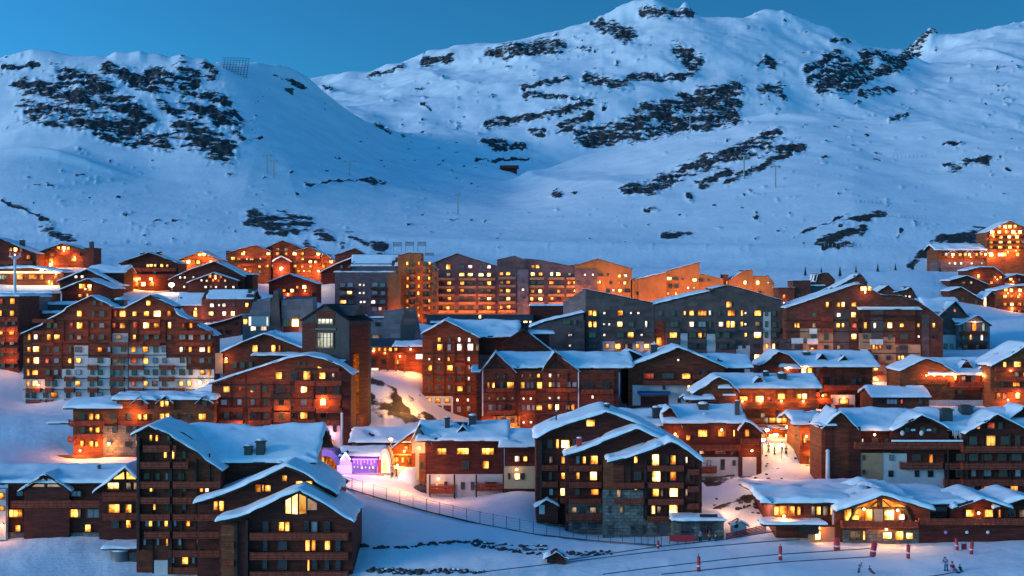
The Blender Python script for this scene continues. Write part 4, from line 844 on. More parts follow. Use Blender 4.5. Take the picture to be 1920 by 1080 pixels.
# --- orange lit chalet with restaurant terrace
B = Bd('terrace_chalet', 'orange lit chalet with a row of glowing balcony windows above the bright street', 'chalet', 275, 1308, 802)
B.gable([(1301, 732), (1346, 702), (1362, 710), (1380, 728)], 8, -.2, 'warm_wood', th=.4, ov=1.0, so=.3)
B.slope(1352, 1532, 730, 698, 6.5, .4, 'warm_wood', th=.55, wx=(1356, 1530), ov=1.1); B.dorm(1424, 702, 726, 36, 1.2, mat='brown_wood'); B.chim(1466, 700, 720, 15, 3.5); B.chim(1436, 697, 708, 10, 5)
B.slope(1288, 1332, 752, 738, 2.4, -2.5, 'brown_wood', th=.5, wx=(1296, 1328), ov=.5, below=3, base=760)
B.row(748, 10, '1355o20 1394y15 1424Y19x13 1443r10'); B.row(743, 12, '1465y15 1498y10 1508Y11'); B.bal(1345, 1534, 755, 764, 1.4, yo=0, mat='warm_wood')
B.row(779, 11, '1395d9 1430k9 1462d9 1490k8'); B.bal(1350, 1534, 783, 791, 1.2, mat='warm_wood')
for x, p in ((1392, 120), (1426, 190), (1465, 150), (1506, 170)): B.lamp(x, 752, p, 0, 1.0)
B.lamp(1470, 784, 260, 0, 1.4)
B.panel(1355, 1378, 738, 741, 'snow', 0, 1.2, 'canopy_snow')
# --- big chalet behind it
B = Bd('long_chalet', 'long brown chalet with two roof dormers and a lit corner window behind the glowing terrace', 'chalet', 301, 1434, 782)
B.gable([(1426, 680), (1459, 655), (1480, 664), (1500, 684)], 9, -.2, 'brown_wood', th=.4, ov=1.0, so=.3); B.slope(1466, 1640, 690, 655, 7.5, .4, 'brown_wood', th=.6, wx=(1470, 1636), ov=1.1)
B.dorm(1540, 660, 684, 36, 2, mat='dark_wood'); B.dorm(1582, 664, 688, 36, 1.6, mat='dark_wood'); B.chim(1512, 660, 668, 12, 5)
B.row(697, 9, '1475y20 1462k6'); B.row(696, 14, '1507Y9 1518y9 1532d6'); B.row(715, 10, '1560d8 1600d8'); B.bal(1440, 1530, 705, 713, 1.2); B.bal(1545, 1635, 722, 730, 1.0); B.row(742, 9, '1545o10 1620d8'); B.row(712, 8, '1612d8')
B.panel(1558, 1602, 740, 772, 'plaster', -.2, .6); B.row(752, 10, '1582y20', yo=-.8); B.panel(1566, 1600, 759, 766, 'dark_wood', -.8, .5, 'flower_box'); B.bal(1528, 1562, 746, 756, 1.0)
B.lamp(1477, 692, 80); B.lamp(1510, 690, 130); B.lamp(1543, 742, 200, 0, 1.2); B.lamp(1582, 746, 60, -.8); B.lamp(1560, 775, 140, 0, 1.6, (1,.45,.3))
B.panel(1468, 1500, 688, 691, 'snow', 0, 1.0, 'canopy_snow')
B.bals((735, 756), ((1470, 1536),), 7, proj=.9); B.lines(1440, 1636, (), (1470, 1500, 1536, 1570, 1604), 692, 775, -.2)
# --- flat snow roofed annex
B = Bd('low_annex', 'low round cornered annex with a smooth snow roof between two brown chalets', 'annex', 284, 1640, 770)
B.slope(1640, 1738, 747, 721, 5, 0, 'brown_wood', th=.7, wx=(1636, 1742), ov=.7); B.row(753, 9, '1690r4 1672b26 1655d6 1725d8')
# --- right chalet with light string
B = Bd('string_light_chalet', 'brown chalet with a string of bright balcony lights and two small dormers on the right', 'chalet', 292, 1692, 762)
B.gable([(1687, 690), (1735, 668), (1762, 678), (1790, 695)], 10, -.2, 'warm_wood', th=.4, ov=1.0, so=.3); B.slope(1745, 1898, 705, 668, 7, .5, 'brown_wood', th=.55, wx=(1750, 1892), ov=1.1)
B.dorm(1812, 672, 696, 34, 1.6, mat='dark_wood'); B.dorm(1846, 677, 701, 34, 1.3, mat='dark_wood')
B.row(690, 8, '1729y6 1751w7'); B.row(708, 8, '1736y6 1746y5 1755Y6 1764y6 1772y6'); B.row(708, 12, '1789Y8 1806k7 1825d8 1843y7 1858o11 1873o8'); B.bal(1722, 1776, 711, 719, 1.0, mat='warm_wood'); B.bal(1782, 1892, 716, 725, 1.1); B.row(732, 10, '1758k6 1800d9 1840d9 1868r9')
B.panel(1730, 1866, 750, 766, 'plaster', -.2, .25)
for x, p in ((1737, 60), (1752, 50), (1770, 60), (1789, 170), (1843, 150), (1860, 80)): B.lamp(x, 704, p, 0, .8, r=.17)
B.lamp(1870, 742, 150, 0, 1.2, (1,.4,.15))
B = Bd('edge_chalet', 'brown chalet with a long snowy lean roof cut by the right edge', 'chalet', 287, 1862, 764)
B.gable([(1857, 682), (1890, 664), (1930, 640), (1990, 672)], 12, 0, 'warm_wood', th=.35, ov=1.0, so=.2)
B.row(683, 10, '1883y6 1907y14x13 1925k9'); B.row(702, 9, '1905k8 1922o8'); B.row(720, 9, '1880d6 1905o14'); B.row(742, 12, '1872o8 1884r10 1908Y11 1924y8'); B.bals((688, 707, 727), ((1868, 1945),), 7)
B.lamp(1908, 738, 130, 0, 1.0); B.lamp(1890, 750, 120, 0, 1.2); B.lamp(1895, 695, 50, 0, 1.0)
# ================================================================== BACK ROWS
# --- red and white block on the left
B = Bd('apartment_block', 'tall red and white stepped apartment block with many lit windows on the left', 'apartment block', 320, 43, 759)
B.gable([(44, 622), (82, 606), (82.5, 601), (124, 580), (124.5, 575), (172, 552), (209, 570)], 6, 0, 'red_wood', th=.32, ov=.7, so=.5)
B.gable([(240, 572), (283, 550), (330, 573), (330.5, 585), (372, 604), (372.5, 608), (402, 625)], 6, 0, 'red_wood', th=.32, ov=.7, so=.5)
B.block(208, 242, 574, 5, .6, 'red_wood', th=.5); B.chim(225, 562, 574, 22, 6)
for x0, x1, y in ((43, 98, 711), (98, 140, 692), (140, 166, 648), (166, 208, 671), (208, 242, 625), (242, 290, 648), (290, 312, 648), (312, 350, 671), (350, 402, 693)):
    B.panel(x0, x1-.4, y, 762, 'plaster', .6 if 208 <= x0 < 242 else 0, .14)
for x0, x1, y1 in ((98, 116, 759), (166, 180, 680), (242, 258, 655), (312, 326, 690)): B.panel(x0, x1, 640, y1-50, 'red_wood', 0, .22)
R = ((568, 8, '177d6 190d6 279y8x11'), (588, 11, '149y11 175d6 191d11 217r5x14 230y12x12 253y8x10 275y12 295Y13x14 318o7x12'),
 (610, 10, '92d8 105d8 134r7 150y12x13 174d5 191b11 214r7 230y12x12 254r8x14 275Y12x12 294y11 318Y7x13 343r8 358o6'),
 (632, 10, '55y6x13 68w9 92y8x12 107y11x11 134d6 149k9 174d6 191d11 222k14 252y6 275d10 294d10 318d7 342b12 358b11 380b9 393b6'),
 (655, 11, '55y6 68Y13 90d6 106d11 131d6 147b12 188o9x9 205b7 232d9 251o9 273o11 292d10 308b9 340w7 347k4 357y6 379w11 392y5x14'),
 (676, 11, '53o5 68Y13x13 89r7x10 106b10 131y7 147y11 188d10 218k12 230d8 251r12 274y11 291b8 308b8 342d10 356d6 379b10 393d6'),
 (698, 11, '53y6x14 66y12 90d8 105b10 128d7 147b11 173d7 188d9 210d8 228d8 252d10 275d10 291d9 306d9 325d8 342d11 358d9 380y10x9 392o5x14'),
 (719, 11, '53o6 66Y12x13 89d8 103d10 128d8 146y11 172d8 187d9 210d8 228d8 251r7 274y10 290k9 308d8 339y8 355y7'),
 (741, 11, '52d7 64d9 86d9 102o13 128d9 147k9 173d9 188b11 212d8 228d8 255d9 280d9 300d9 330d9'))
for y, h, t in R: B.row(y, h, t, yo=-.16)
for y in (684, 706, 727, 749):
    for x0, x1 in ((84, 98), (120, 138), (164, 182), (206, 232), (241, 268), (298, 325)):
        if y > 690 or x0 > 160: B.bal(x0, x1, y, y+8, 1.1, yo=-.1)
B.bals((641, 663), ((206, 240), (241, 268)), 8, yo=-.1); B.bals((727, 749), ((48, 75), (326, 345)), 8, yo=-.1)
for x, y, p in ((100, 650, 60), (150, 620, 60), (280, 610, 70), (350, 640, 50), (190, 600, 50)): B.lamp(x, y, p, 0, 4.0, bulb_=False)  # lights without fittings, added to warm the red cladding
B.lines(43, 402, (600, 643, 665, 687, 709, 730), (120, 166, 208, 242, 310, 350), 600, 640, -.1, t=1.2)
B.lamp(375, 717, 200, -.2, 1.3, (1,.6,.3), r=.4); B.lamp(72, 722, 60, -.2, 1.0)
B.bals((598, 620, 642), ((60, 100), (262, 300), (330, 398)), 6, yo=-.1, proj=.8)
# --- dark block at the left edge
B = Bd('apartment_block', 'narrow brown apartment block with orange windows cut by the left edge', 'apartment block', 330, -8, 692)
B.block(-60, 36, 552, 14, 0, 'brown_wood', th=.5); B.panel(33, 36.5, 560, 692, 'dark_wood', 0, .2)
for y, t in ((565, '3r8 24o11'), (587, '1y8 23o9x12'), (604, '12d7 26d7'), (622, '2y8 22o11x12'), (642, '5k8 23k9'), (662, '4d8 22k8'), (684, '6d8 23d9')): B.row(y, 11, t, yo=0)
B.bals((594, 613, 633, 652, 673), ((-12, 10), (12, 33)), 8, proj=1.0)
B.lamp(18, 625, 90, 0, 1.8, bulb_=False); B.lamp(18, 670, 90, 0, 1.8, bulb_=False)
B = Bd('flat_roof_house', 'low grey house with wide flat snowy roofs behind the red and white block', 'house', 348, 38, 640)
B.block(36, 70, 553, 10, 0, 'light_cladding', th=.6); B.block(66, 132, 583, 12, 1, 'grey_cladding', th=.7); B.block(60, 150, 566, 10, 8, 'grey_cladding', th=.8); B.block(0, 95, 545, 8, 14, 'dark_metal', th=.8)
B.row(588, 12, '52w3 75d8'); B.row(612, 8, '49w3x7 70d10')
B.lamp(52, 600, 20, 0, .8, bulb_=False)
# --- roofs left of centre
B = Bd('slate_roof_house', 'red brick house with a grey slanted roof and bright square windows behind the left block', 'apartment house', 361, 335, 604)
B.slope(334, 402, 574, 548, 5, 1.5, 'brick_red', th=.12, wx=(338, 396), ov=.4, rmat='grey_cladding'); B.slope(392, 470, 562, 541, 5, .2, 'brick_red', th=.12, wx=(378, 470), ov=.3, rmat='grey_cladding')
B.row(572, 8, '398w8 411s 421w8 437b8 463y6', w=8, yo=.2); B.row(588, 9, '367y8x13 396Y9 421w8 437Y9', yo=.2); B.lamp(367, 579, 90, .2, .8, (1,.5,.3)); B.lamp(375, 598, 50, .2, 1.2, (1,.4,.35), bulb_=False); B.lamp(430, 600, 60, .2, 1.5, bulb_=False)
B = Bd('lean_roof_house', 'dark red house with one long snow edged roof line left of the grey chapel', 'house', 346, 388, 645)
B.gable([(384, 609), (418, 600), (452, 589)], 10, 0, 'brick_red', th=.3, ov=.6, so=.3); B.row(622, 9, '409d8 427d8'); B.row(606, 8, '440d6')
# --- grey chapel group
B = Bd('chapel', 'grey angular chapel of sloping blocks with bay window and lit opening', 'chapel', 332, 468, 642)
def wedge(B, pts, dep, mat, yo=0, name='wall', lean=0):
    P = [B.fr(x, y, yo) for x, y in pts]; n = len(P); m = MB(); q = [(x + lean, z) for x, z in P]
    m.v = [(x, yo, z) for x, z in P] + [(x*.985 + .015*P[0][0] + lean, yo+dep, z + (.6 if z > P[0][1]+2 else 0)) for x, z in P]
    m.f = [tuple(range(n-1, -1, -1)), tuple(range(n, 2*n))] + [(i, (i+1) % n, n+(i+1) % n, n+i) for i in range(n)]; m.m = [0]*len(m.f)
    return m.build(name, M[mat], B.o)
wedge(B, [(466, 650), (466, 592), (474, 567), (507, 560), (509, 650)], 8, 'light_cladding'); wedge(B, [(508, 650), (508, 566), (514, 545), (521, 545), (529, 650)], 7, 'grey_cladding', -.4)
wedge(B, [(528, 650), (528, 562), (586, 561), (588, 600), (590, 650)], 8, 'light_cladding', .3)
B.panel(468, 506, 593, 612, 'white_frame', 0, .9, 'bay_frame'); B.panel(474, 500, 594.5, 608, 'sky_tint_glass', 0, .95, 'bay_glass'); B.panel(468, 472, 594, 610, 'lit_m', 0, .95, 'bay_light'); B.panel(501, 504, 594, 610, 'lit_m', 0, .95, 'bay_light')
B.row(605, 16, '537d12 554Y15'); B.row(616, 9, '475w12 495w12'); B.row(603, 12, '460y8', yo=.5); B.panel(455, 468, 590, 640, 'light_cladding', .6, .1); B.panel(532, 560, 612, 640, 'dark_wood', .3, .1); B.lamp(556, 617, 40, .2, 1.0, bulb_=False)
B = Bd('chapel_annex', 'grey faceted annex with sloping walls between the dark tower and the tall brown house', 'annex', 336, 690, 642)
wedge(B, [(688, 650), (688, 592), (700, 597), (727, 603), (727, 650)], 7, 'light_cladding'); B.block(688, 722, 593, 5, .4, 'light_cladding', th=.4); wedge(B, [(720, 650), (720, 588), (752, 583), (776, 583), (790, 650)], 9, 'light_cladding', -.6)
wedge(B, [(751, 636), (751, 610), (757, 584), (776, 583), (784, 620), (789, 636)], .4, 'grey_cladding', -1.0); B.panel(752, 778, 609, 640, 'dark_metal', -1.0, .05); B.row(608, 9, '708d12'); B.row(631, 8, '705k16 732d16 745w3')
# --- low arcade with row of lamps
B = Bd('arcade_house', 'low house with an orange lamp lit arcade below a dark roof right of the tower', 'house', 312, 688, 702)
B.slope(686, 796, 652, 634, 5, 0, 'red_wood', th=.0, wx=(688, 794), ov=1.2, rmat='dark_metal'); B.slope(744, 798, 652, 637, 4, -.4, 'red_wood', th=.45, wx=(748, 794), ov=.8)
for i, x in enumerate(range(692, 790, 10)): B.row(655, 8, '%d%s6' % (x, 'oyooyoyooy'[i]), yo=0); 
for x in (694, 710, 726, 742, 758): B.panel(x, x+2, 664, 704, 'warm_wood', -1.0, .2, 'post')
B.panel(687, 793, 661, 665, 'dark_wood', -1.0, .2, 'beam'); B.row(678, 10, '744y8 700d10 720d10'); B.panel(780, 793, 664, 673, 'lit_w', -1.4, .2, 'sign_board'); B.panel(696, 712, 690, 696, 'lit_w', -.2, .1, 'sign_board')
B.lamp(700, 658, 60, 0, 1.0); B.lamp(722, 662, 60, 0, 1.0); B.lamp(750, 668, 110, 0, 1.3); B.lamp(776, 690, 200, -1, 1.5, bulb_=False); B.lamp(770, 655, 40, 0, 1.0)
# --- grey long block
B = Bd('grey_apartment_block', 'long dark grey apartment block with a zigzag roof line and lit balconies', 'apartment block', 332, 1100, 704)
B.gable([(1098, 541), (1160, 553), (1226, 567)], 14, 0, 'grey_cladding', th=.08, thick=.2, ov=.3, so=.1); B.gable([(1226, 567), (1290, 551), (1340, 540)], 14, .1, 'grey_cladding', th=.42, thick=.2, ov=.4, so=.05, cover=(0, .9, 0, 1)); B.gable([(1338, 539), (1366, 533), (1410, 545), (1466, 562)], 14, 0, 'grey_cladding', th=.08, thick=.2, ov=.4, so=.2)
b = MB(); a = [B.fr(1056, 566, 7), B.fr(1099, 542, 0)]; zb = B.fr(1098, 704)[1]-5
b.v = [(a[0][0], 7, zb), (a[1][0]+.1, 0, zb), (a[1][0]+.1, 0, a[1][1]), (a[0][0], 7, a[0][1]), (a[1][0]+.1, 9, zb), (a[1][0]+.1, 9, a[1][1])]
b.f = [(0, 1, 2, 3), (3, 2, 5), (0, 3, 5, 4)]; b.m = [0]*3; b.build('side_wall', M['brick_mauve'], B.o)
B.row(571, 12, '1367y11'); B.row(587, 11, '1106y8 1115y7 1133s 1163o11 1183s 1197s 1238d8 1262d8 1284y4x9 1296y10 1316o17 1331w5 1349d4 1371o16 1391y5 1398s 1420y14 1437d6 1451d8')
B.row(608, 11, '1106y7 1115y7 1133s 1142s 1162Y11 1183d12 1211w4x14 1263d18 1296w10 1316b16 1331d5 1352w9 1365y7x14 1374Y9x14 1391y5 1398s 1420k12 1437d6 1451d10')
B.row(628, 11, '1111d15 1133s 1163d14 1182y14 1203s 1217d13 1262y14 1298d16 1312y8 1321k5 1345d8 1362d14 1398y5x9 1420Y15x14 1437d6 1451d10')
B.row(649, 10, '1111d15 1138o6 1158y12 1175k6 1195o6 1212Y10 1262d14 1298d16 1318d12 1355d18 1375d16 1395d6 1420d14 1438y6 1450Y7'); B.row(669, 10, '1262k14 1298d16 1330d6 1350y8 1360Y7 1374y7 1390o6 1420Y14 1450d10'); B.row(690, 9, '1350k8 1372k8 1420y10 1440d7')
for x0, x1, y0, y1 in ((1276, 1289, 625, 700), (1325, 1342, 626, 700), (1380, 1406, 648, 700), (1431, 1445, 585, 700), (1130, 1156, 640, 700), (1186, 1228, 640, 700)): B.panel(x0, x1, y0, y1, 'plaster', 0, .1)
B.panel(1229, 1246, 602, 656, 'red_wood', 0, .1, 'stair_niche'); B.row(640, 16, '1236o10', yo=-.1); B.lamp(1238, 642, 60, -.1, .7, bulb_=False)
for y in (615, 636, 656, 677): B.bals((y,), ((1102, 1120), (1154, 1192), (1208, 1226), (1250, 1275), (1290, 1324), (1342, 1379), (1408, 1430), (1446, 1464)), 7, mat='grey_cladding', proj=1.0, posts=False)
for x, y in ((1160, 652), (1212, 653), (1365, 673), (1440, 655)): B.lamp(x, y, 25, 0, 1.3, bulb_=False)
B = Bd('lean_to_block', 'grey brick lean-to block under a snowy mono pitch roof, left of the long grey block', 'annex', 331, 1000, 680)
B.gable([(995, 609), (1020, 599), (1050, 592), (1094, 582)], 9, -1.0, 'brick_mauve', th=.5, ov=.3, so=.2); B.row(601, 8, '1060d14'); B.panel(1032, 1096, 600, 690, 'grey_cladding', -1.0, .1); B.row(628, 4, '1068s 1070s', yo=-1.1); B.row(604, 9, '1062d14 1078d6', yo=-1.1); B.row(648, 5, '1069s 1020d5', yo=-1.1)
B = Bd('snow_topped_wall', 'long dark retaining wall with patches of snow below the orange blocks', 'wall', 420, 800, 612)
B.block(800, 1000, 590, 5, 0, 'dark_metal', th=0); B.block(808, 870, 602, 3, -3, 'dark_metal', th=.6, base=620); B.block(880, 925, 600, 3, -3, 'dark_metal', th=.5); B.row(594, 8, '900Y6', yo=0); B.block(994, 1062, 570, 8, 4, 'dark_wood', th=.6); B.row(604, 5, '985Y8 995w5', yo=0)
# --- brick blocks on the right
B = Bd('brick_apartment_block', 'big red brick apartment block with a long snow edged gable, behind the right chalets', 'apartment block', 327, 1468, 724)
B.gable([(1474, 574), (1540, 552), (1600, 531), (1614, 529)], 14, 0, 'brick_red', th=.35, thick=.2, ov=.5, so=.1, base=740); B.gable([(1612, 529), (1652, 552), (1690, 553), (1720, 563), (1768, 598)], 14, .05, 'brick_red', th=.08, thick=.2, ov=.4, so=.1, base=740)
B.gable([(1540, 550), (1600, 520), (1612, 511), (1626, 527)], 7, 6, 'brick_red', th=.12, ov=.3, so=.1)
B.slope(1614, 1722, 582, 558, 4, -.5, 'brick_red', th=.1, wx=(1618, 1716), ov=.3, rmat='dark_wood'); b = MB(); p = B.fr(1615, 579, -1.2); q = B.fr(1714, 577, -1.2); b.box(p[0], q[0], -1.25, -.8, p[1], p[1]+.35); b.build('ledge_snow', M['snow'], B.o)
for x0, x1, y0, y1 in ((1500, 1562, 616, 660), (1610, 1636, 625, 655), (1634, 1678, 632, 735), (1678, 1726, 646, 735), (1484, 1505, 636, 655)): B.panel(x0, x1, y0, y1, 'tan_plaster', 0 if x1 < 1610 else -.5, .08)
for x0, x1, y0, y1 in ((1564, 1592, 583, 660), (1633, 1656, 578, 640), (1680, 1702, 650, 735), (1462, 1484, 636, 660), (1728, 1742, 590, 720)): B.panel(x0, x1, y0, y1, 'grey_cladding', 0 if x1 < 1610 or x0 > 1722 else -.5, .14)
B.row(541, 10, '1619Y12 1630y8', yo=-.1); B.row(571, 11, '1551y6 1571y8 1580Y8 1601y11x10', yo=-.14); B.row(590, 9, '1573w10 1600Y11x12 1526d10', yo=-.14); B.row(610, 10, '1491y4 1497y4 1526k8 1571y8 1580y5 1601r9', yo=-.14); B.row(610, 11, '1622y6x14 1640w5 1668Y10 1691y9x8 1658d6', yo=-.64); B.row(610, 9, '1722y5 1750y6 1735d6', yo=-.14)
B.row(631, 11, '1526d10 1549d9 1601Y11x12', yo=-.14); B.row(631, 10, '1622d8 1669d10 1695d16', yo=-.64); B.row(631, 9, '1722s 1750d8', yo=-.14); B.row(651, 9, '1497d14 1525d14 1549d9 1573k9', yo=-.14); B.row(651, 9, '1637y5 1643y5 1650o4 1666d9 1693d16', yo=-.64); B.row(671, 10, '1640d12 1666d9 1685y5 1692y6 1717y6 1702d5', yo=-.64); B.row(690, 10, '1642y10 1666d9 1690d10', yo=-.64); B.row(710, 9, '1640Y9 1666d8', yo=-.64)
for x0, x1, y in ((1485, 1506, 634), (1514, 1534, 635), (1519, 1532, 616)): B.bal(x0, x1, y, y+9, .9, mat='white_metal', solid=True, posts=False)
for x0, x1, y in ((1633, 1656, 636), (1615, 1627, 655)): B.bal(x0, x1, y, y+9, .9, yo=-.6, mat='white_metal', solid=True, posts=False)
B.bals((596, 614), ((1594, 1609),), 6, proj=.8); B.bals((676, 696), ((1633, 1655),), 7, yo=-.5); B.bal(1620, 1716, 590, 594, .6, yo=-.5, mat='dark_wood')
for x, y, p in ((1540, 600, 60), (1580, 640, 60), (1640, 690, 70), (1690, 640, 60), (1745, 650, 50)): B.lamp(x, y, p, -.5, 4.0, bulb_=False)  # added glow lights in front of the brick, no lamps there
B.lines(1470, 1620, (600, 621, 641, 662), (), yo=-.1, t=1.2); B.lines(1618, 1725, (600, 621, 641, 662, 682, 702), (), yo=-.55, t=1.2); B.bals((594, 616), ((1540, 1562),), 6, proj=.8)
B.lamp(1622, 548, 60, 0, 1.0); B.lamp(1645, 712, 60, -.5, 1.0); B.lamp(1700, 700, 60, -.5, 1.5, bulb_=False); B.lamp(1530, 655, 50, -.1, 2, bulb_=False)
B = Bd('brown_rooftop_house', 'dark brown house with stepped roofs behind the long brick gable', 'house', 395, 1460, 600)
B.block(1460, 1490, 538, 8, 0, 'brick_red', th=.15); B.block(1487, 1520, 525, 8, 1, 'brick_red', th=.15); B.block(1512, 1545, 533, 8, 2, 'dark_metal', th=.5); B.gable([(1529, 524), (1532, 512), (1552, 510), (1565, 524)], 7, 3, 'brick_red', th=.1, ov=.2, so=.1); B.row(556, 9, '1470o5 1497d8'); B.lamp(1470, 568, 60, 0, 1)
B = Bd('double_gable_house', 'red brown house with two pointed gable tips peeping over the brick block', 'house', 392, 1640, 600)
B.gable([(1640, 548), (1665, 533), (1684, 551)], 8, 0, 'brick_red', th=.15, ov=.5, so=.2); B.gable([(1678, 546), (1700, 541), (1706, 536), (1722, 560)], 8, -.3, 'brick_red', th=.2, ov=.5, so=.2); B.row(556, 4, '1690s 1698s 1705s', yo=-.3)
B = Bd('pale_chalet', 'pale plaster chalet with dark timber top and snowy stepped roofs right of the brick block', 'chalet', 350, 1768, 660)
B.slope(1742, 1800, 586, 556, 6, 3, 'plaster', th=.6, wx=(1760, 1800), ov=.8); B.gable([(1758, 592), (1788, 562), (1822, 598)], 9, 1, 'grey_cladding', th=.3, ov=.9, so=.2); B.panel(1766, 1804, 628, 662, 'plaster', .9, .1)
B.gable([(1797, 606), (1831, 588), (1856, 606)], 9, -1, 'light_cladding', th=.4, ov=.9, so=.2); B.slope(1794, 1836, 606, 590, 4, -.6, 'plaster', th=.4, wx=(1800, 1830), ov=.5)
B.row(582, 6, '1771r7 1790r6', yo=1); B.row(613, 16, '1826o9x16 1843m7 1808d8', yo=-1); B.row(632, 12, '1820y5 1840w5x14 1806d6', yo=-1); B.row(649, 9, '1773d7 1784d6', yo=.8); B.row(650, 9, '1810d8 1832d8', yo=-1); B.bals((622, 640), ((1802, 1852),), 6, yo=-1); B.panel(1804, 1850, 643, 665, 'brown_wood', -1, .1); B.lamp(1828, 604, 30, -1, .8)
# ------------------------------------------------------------------ orange flood lit blocks
O = dict(fine=False)
B = Bd('brick_apartment_block', 'mauve brick apartment block with a snowy ledge roof beside the orange tower', 'apartment block', 442, 630, 604, **O)
B.block(628, 738, 508, 12, 0, 'brick_mauve', th=.5); B.slope(662, 762, 500, 476, 6, 6, 'brick_mauve', th=.15, wx=(668, 752), ov=.3, rmat='grey_cladding'); B.block(660, 735, 494, 8, 6.3, 'dark_metal')
for y, t in ((534, '643d10 657b9 675s 682s 703b10 718b9'), (549, '643d10 655Y10 675s 682s 703b10 718b9'), (566, '643y12 658d6 677s 683s 700w9 717b9'), (579, '702b10 713w8 724d8')): B.row(y, 7, t, frame='white_frame')
B.bals((539, 554, 570), ((637, 664), (696, 726)), 4, mat='dark_wood', posts=False)
B.panel(727, 752, 512, 612, 'rust_plaster', 0, .6); B.lamp(740, 590, 260, 0, 3.5, bulb_=False)
B = Bd('orange_tower_block', 'slim stepped tower block flooded with orange lamp light', 'tower block', 446, 762, 634, **O)
B.gable([(746, 478), (768, 473), (790, 474)], 12, .5, 'rust_plaster', th=.05, thick=.15, ov=.15, so=.1); B.gable([(789, 490), (806, 492), (819, 504)], 10, 0, 'rust_plaster', th=.05, thick=.15, ov=.15, so=.1)
B.panel(768, 779, 500, 630, 'brick_red', .5, .25); B.panel(793, 806, 510, 634, 'brick_red', 0, .25)
for i, y in enumerate(range(494, 620, 14)): B.row(y, 7, '764%s4 773d6 785%s4 798d6 805%s4 814d5' % ('ydoydoyyo'[i], 'odyoydoyd'[i], 'yoyodyoyy'[i]), yo=-.25)
B.bals(range(500, 620, 14), ((768, 779), (793, 806)), 4, mat='rust_plaster', yo=.0, posts=False)
B.lamp(770, 600, 360, 0, 5, bulb_=False); B.lamp(808, 585, 360, 0, 5, bulb_=False); B.lamp(785, 520, 360, 0, 5, bulb_=False); B.lamp(800, 622, 160, 0, 2.5)
B = Bd('gabled_apartment_block', 'orange lit gabled apartment block with rows of balconies right of the slim tower', 'apartment block', 475, 814, 600, **O)
B.gable([(812, 492), (856, 474), (932, 498)], 14, 0, 'brick_mauve', th=.12, thick=.25, ov=.6, so=.3)
for y, t in ((500, '841y10x12 867d8 882w9 902d7 917w8'), (515, '841k9 866Y10 882Y10 902Y10 917Y9'), (531, '826d10 842y9 866y9 882d10 902d10 917y8'), (545, '826d10 842y9 866o9 882d10 902d10 917k8'), (560, '826d9 842o8 866d9 882d10 902d10 917Y8'), (577, '826d10 840y7 866d10 882d10 902d10 917y8')): B.row(y, 7, t)
B.bals((521, 536, 551, 566, 582), ((821, 852), (860, 892), (897, 929)), 4, mat='tan_plaster', posts=False, proj=1.0)
for x in (830, 870, 910): B.lamp(x, 591, 620, 0, 5.0, bulb_=False)
B.lamp(895, 560, 250, 0, 5, bulb_=False)
B = Bd('terraced_apartment_block', 'orange lit apartment block with two roof humps and a grey stair shaft', 'apartment block', 473, 932, 600, **O)
B.gable([(932, 486), (965, 479), (986, 487)], 12, -.6, 'brick_mauve', th=.05, thick=.2, ov=.2, so=.1); B.panel(934, 984, 489, 507, 'grey_cladding', -.6, .1)
B.gable([(984, 484), (1010, 486), (1064, 497), (1084, 494)], 13, 0, 'brick_mauve', th=.08, thick=.2, ov=.3, so=.1); B.panel(970, 991, 505, 596, 'light_cladding', -.6, .3, 'stair_shaft')
for y, t in ((513, '940o8 953y8'), (529, '940k8 953o9'), (545, '940o8 953y9'), (560, '940d8 953Y9'), (576, '940o8 953y8')): B.row(y, 7, t, yo=-.6)
B.bals((519, 534, 550, 565, 581), ((935, 967),), 4, yo=-.6, mat='tan_plaster', posts=False)
B.row(513, 5, '982s'); B.row(543, 5, '982s 982s'); B.row(528, 4, '982d4 982d4', yo=-.9); B.row(558, 4, '982d4', yo=-.9); B.row(543, 4, '981s', yo=-.9)
for y, t in ((500, '999o7 1008y7'), (514, '999Y8 1013y9 1034Y5 1047Y9 1068k7'), (530, '999d9 1013d9 1034o9 1050d9 1068o8 1078y8'), (546, '998o9 1013Y9 1034d9 1048y8 1066d9 1080d8'), (560, '997y8 1013Y9 1034o8 1048d9'), (576, '999y8 1013o8 1034y8 1050d8')): B.row(y, 7, t)
B.bals((520, 535, 551, 566), ((993, 1020), (1028, 1058), (1062, 1084)), 4, mat='tan_plaster', posts=False)
for x, y in ((950, 592), (1010, 585), (1050, 575), (1080, 545)): B.lamp(x, y, 480, 0, 5.0, bulb_=False)
B.block(996, 1062, 570, 6, -16, 'dark_metal', th=.7, base=600)
B = Bd('ochre_apartment_block', 'plain ochre apartment block with a low gable, flooded orange', 'apartment block', 472, 1084, 600, **O)
B.gable([(1078, 497), (1120, 484), (1185, 503)], 14, 0, 'ochre_plaster', th=.05, thick=.2, ov=.5, so=.2); B.panel(1078, 1120, 505, 600, 'brick_mauve', 0, .3)
B.row(515, 6, '1097s 1112s 1126d10 1140d4', yo=-.3); B.row(517, 6, '1161y6 1172w8'); B.row(530, 7, '1086d9 1103d8', yo=-.3); B.row(530, 7, '1122y12 1161o6 1172Y7 1145d5'); B.row(545, 8, '1163Y9 1176d12 1140d8 1150s'); B.row(560, 7, '1163o8 1140y7'); B.lamp(1125, 528, 30)
for x, y, p in ((1120, 575, 620), (1160, 575, 620), (1150, 520, 420), (1095, 560, 200)): B.lamp(x, y, p, 0, 6, bulb_=False)
B = Bd('ochre_apartment_block', 'ochre apartment block with a stepped mono pitch roof rising to the right, flooded orange', 'apartment block', 471, 1187, 596, **O)
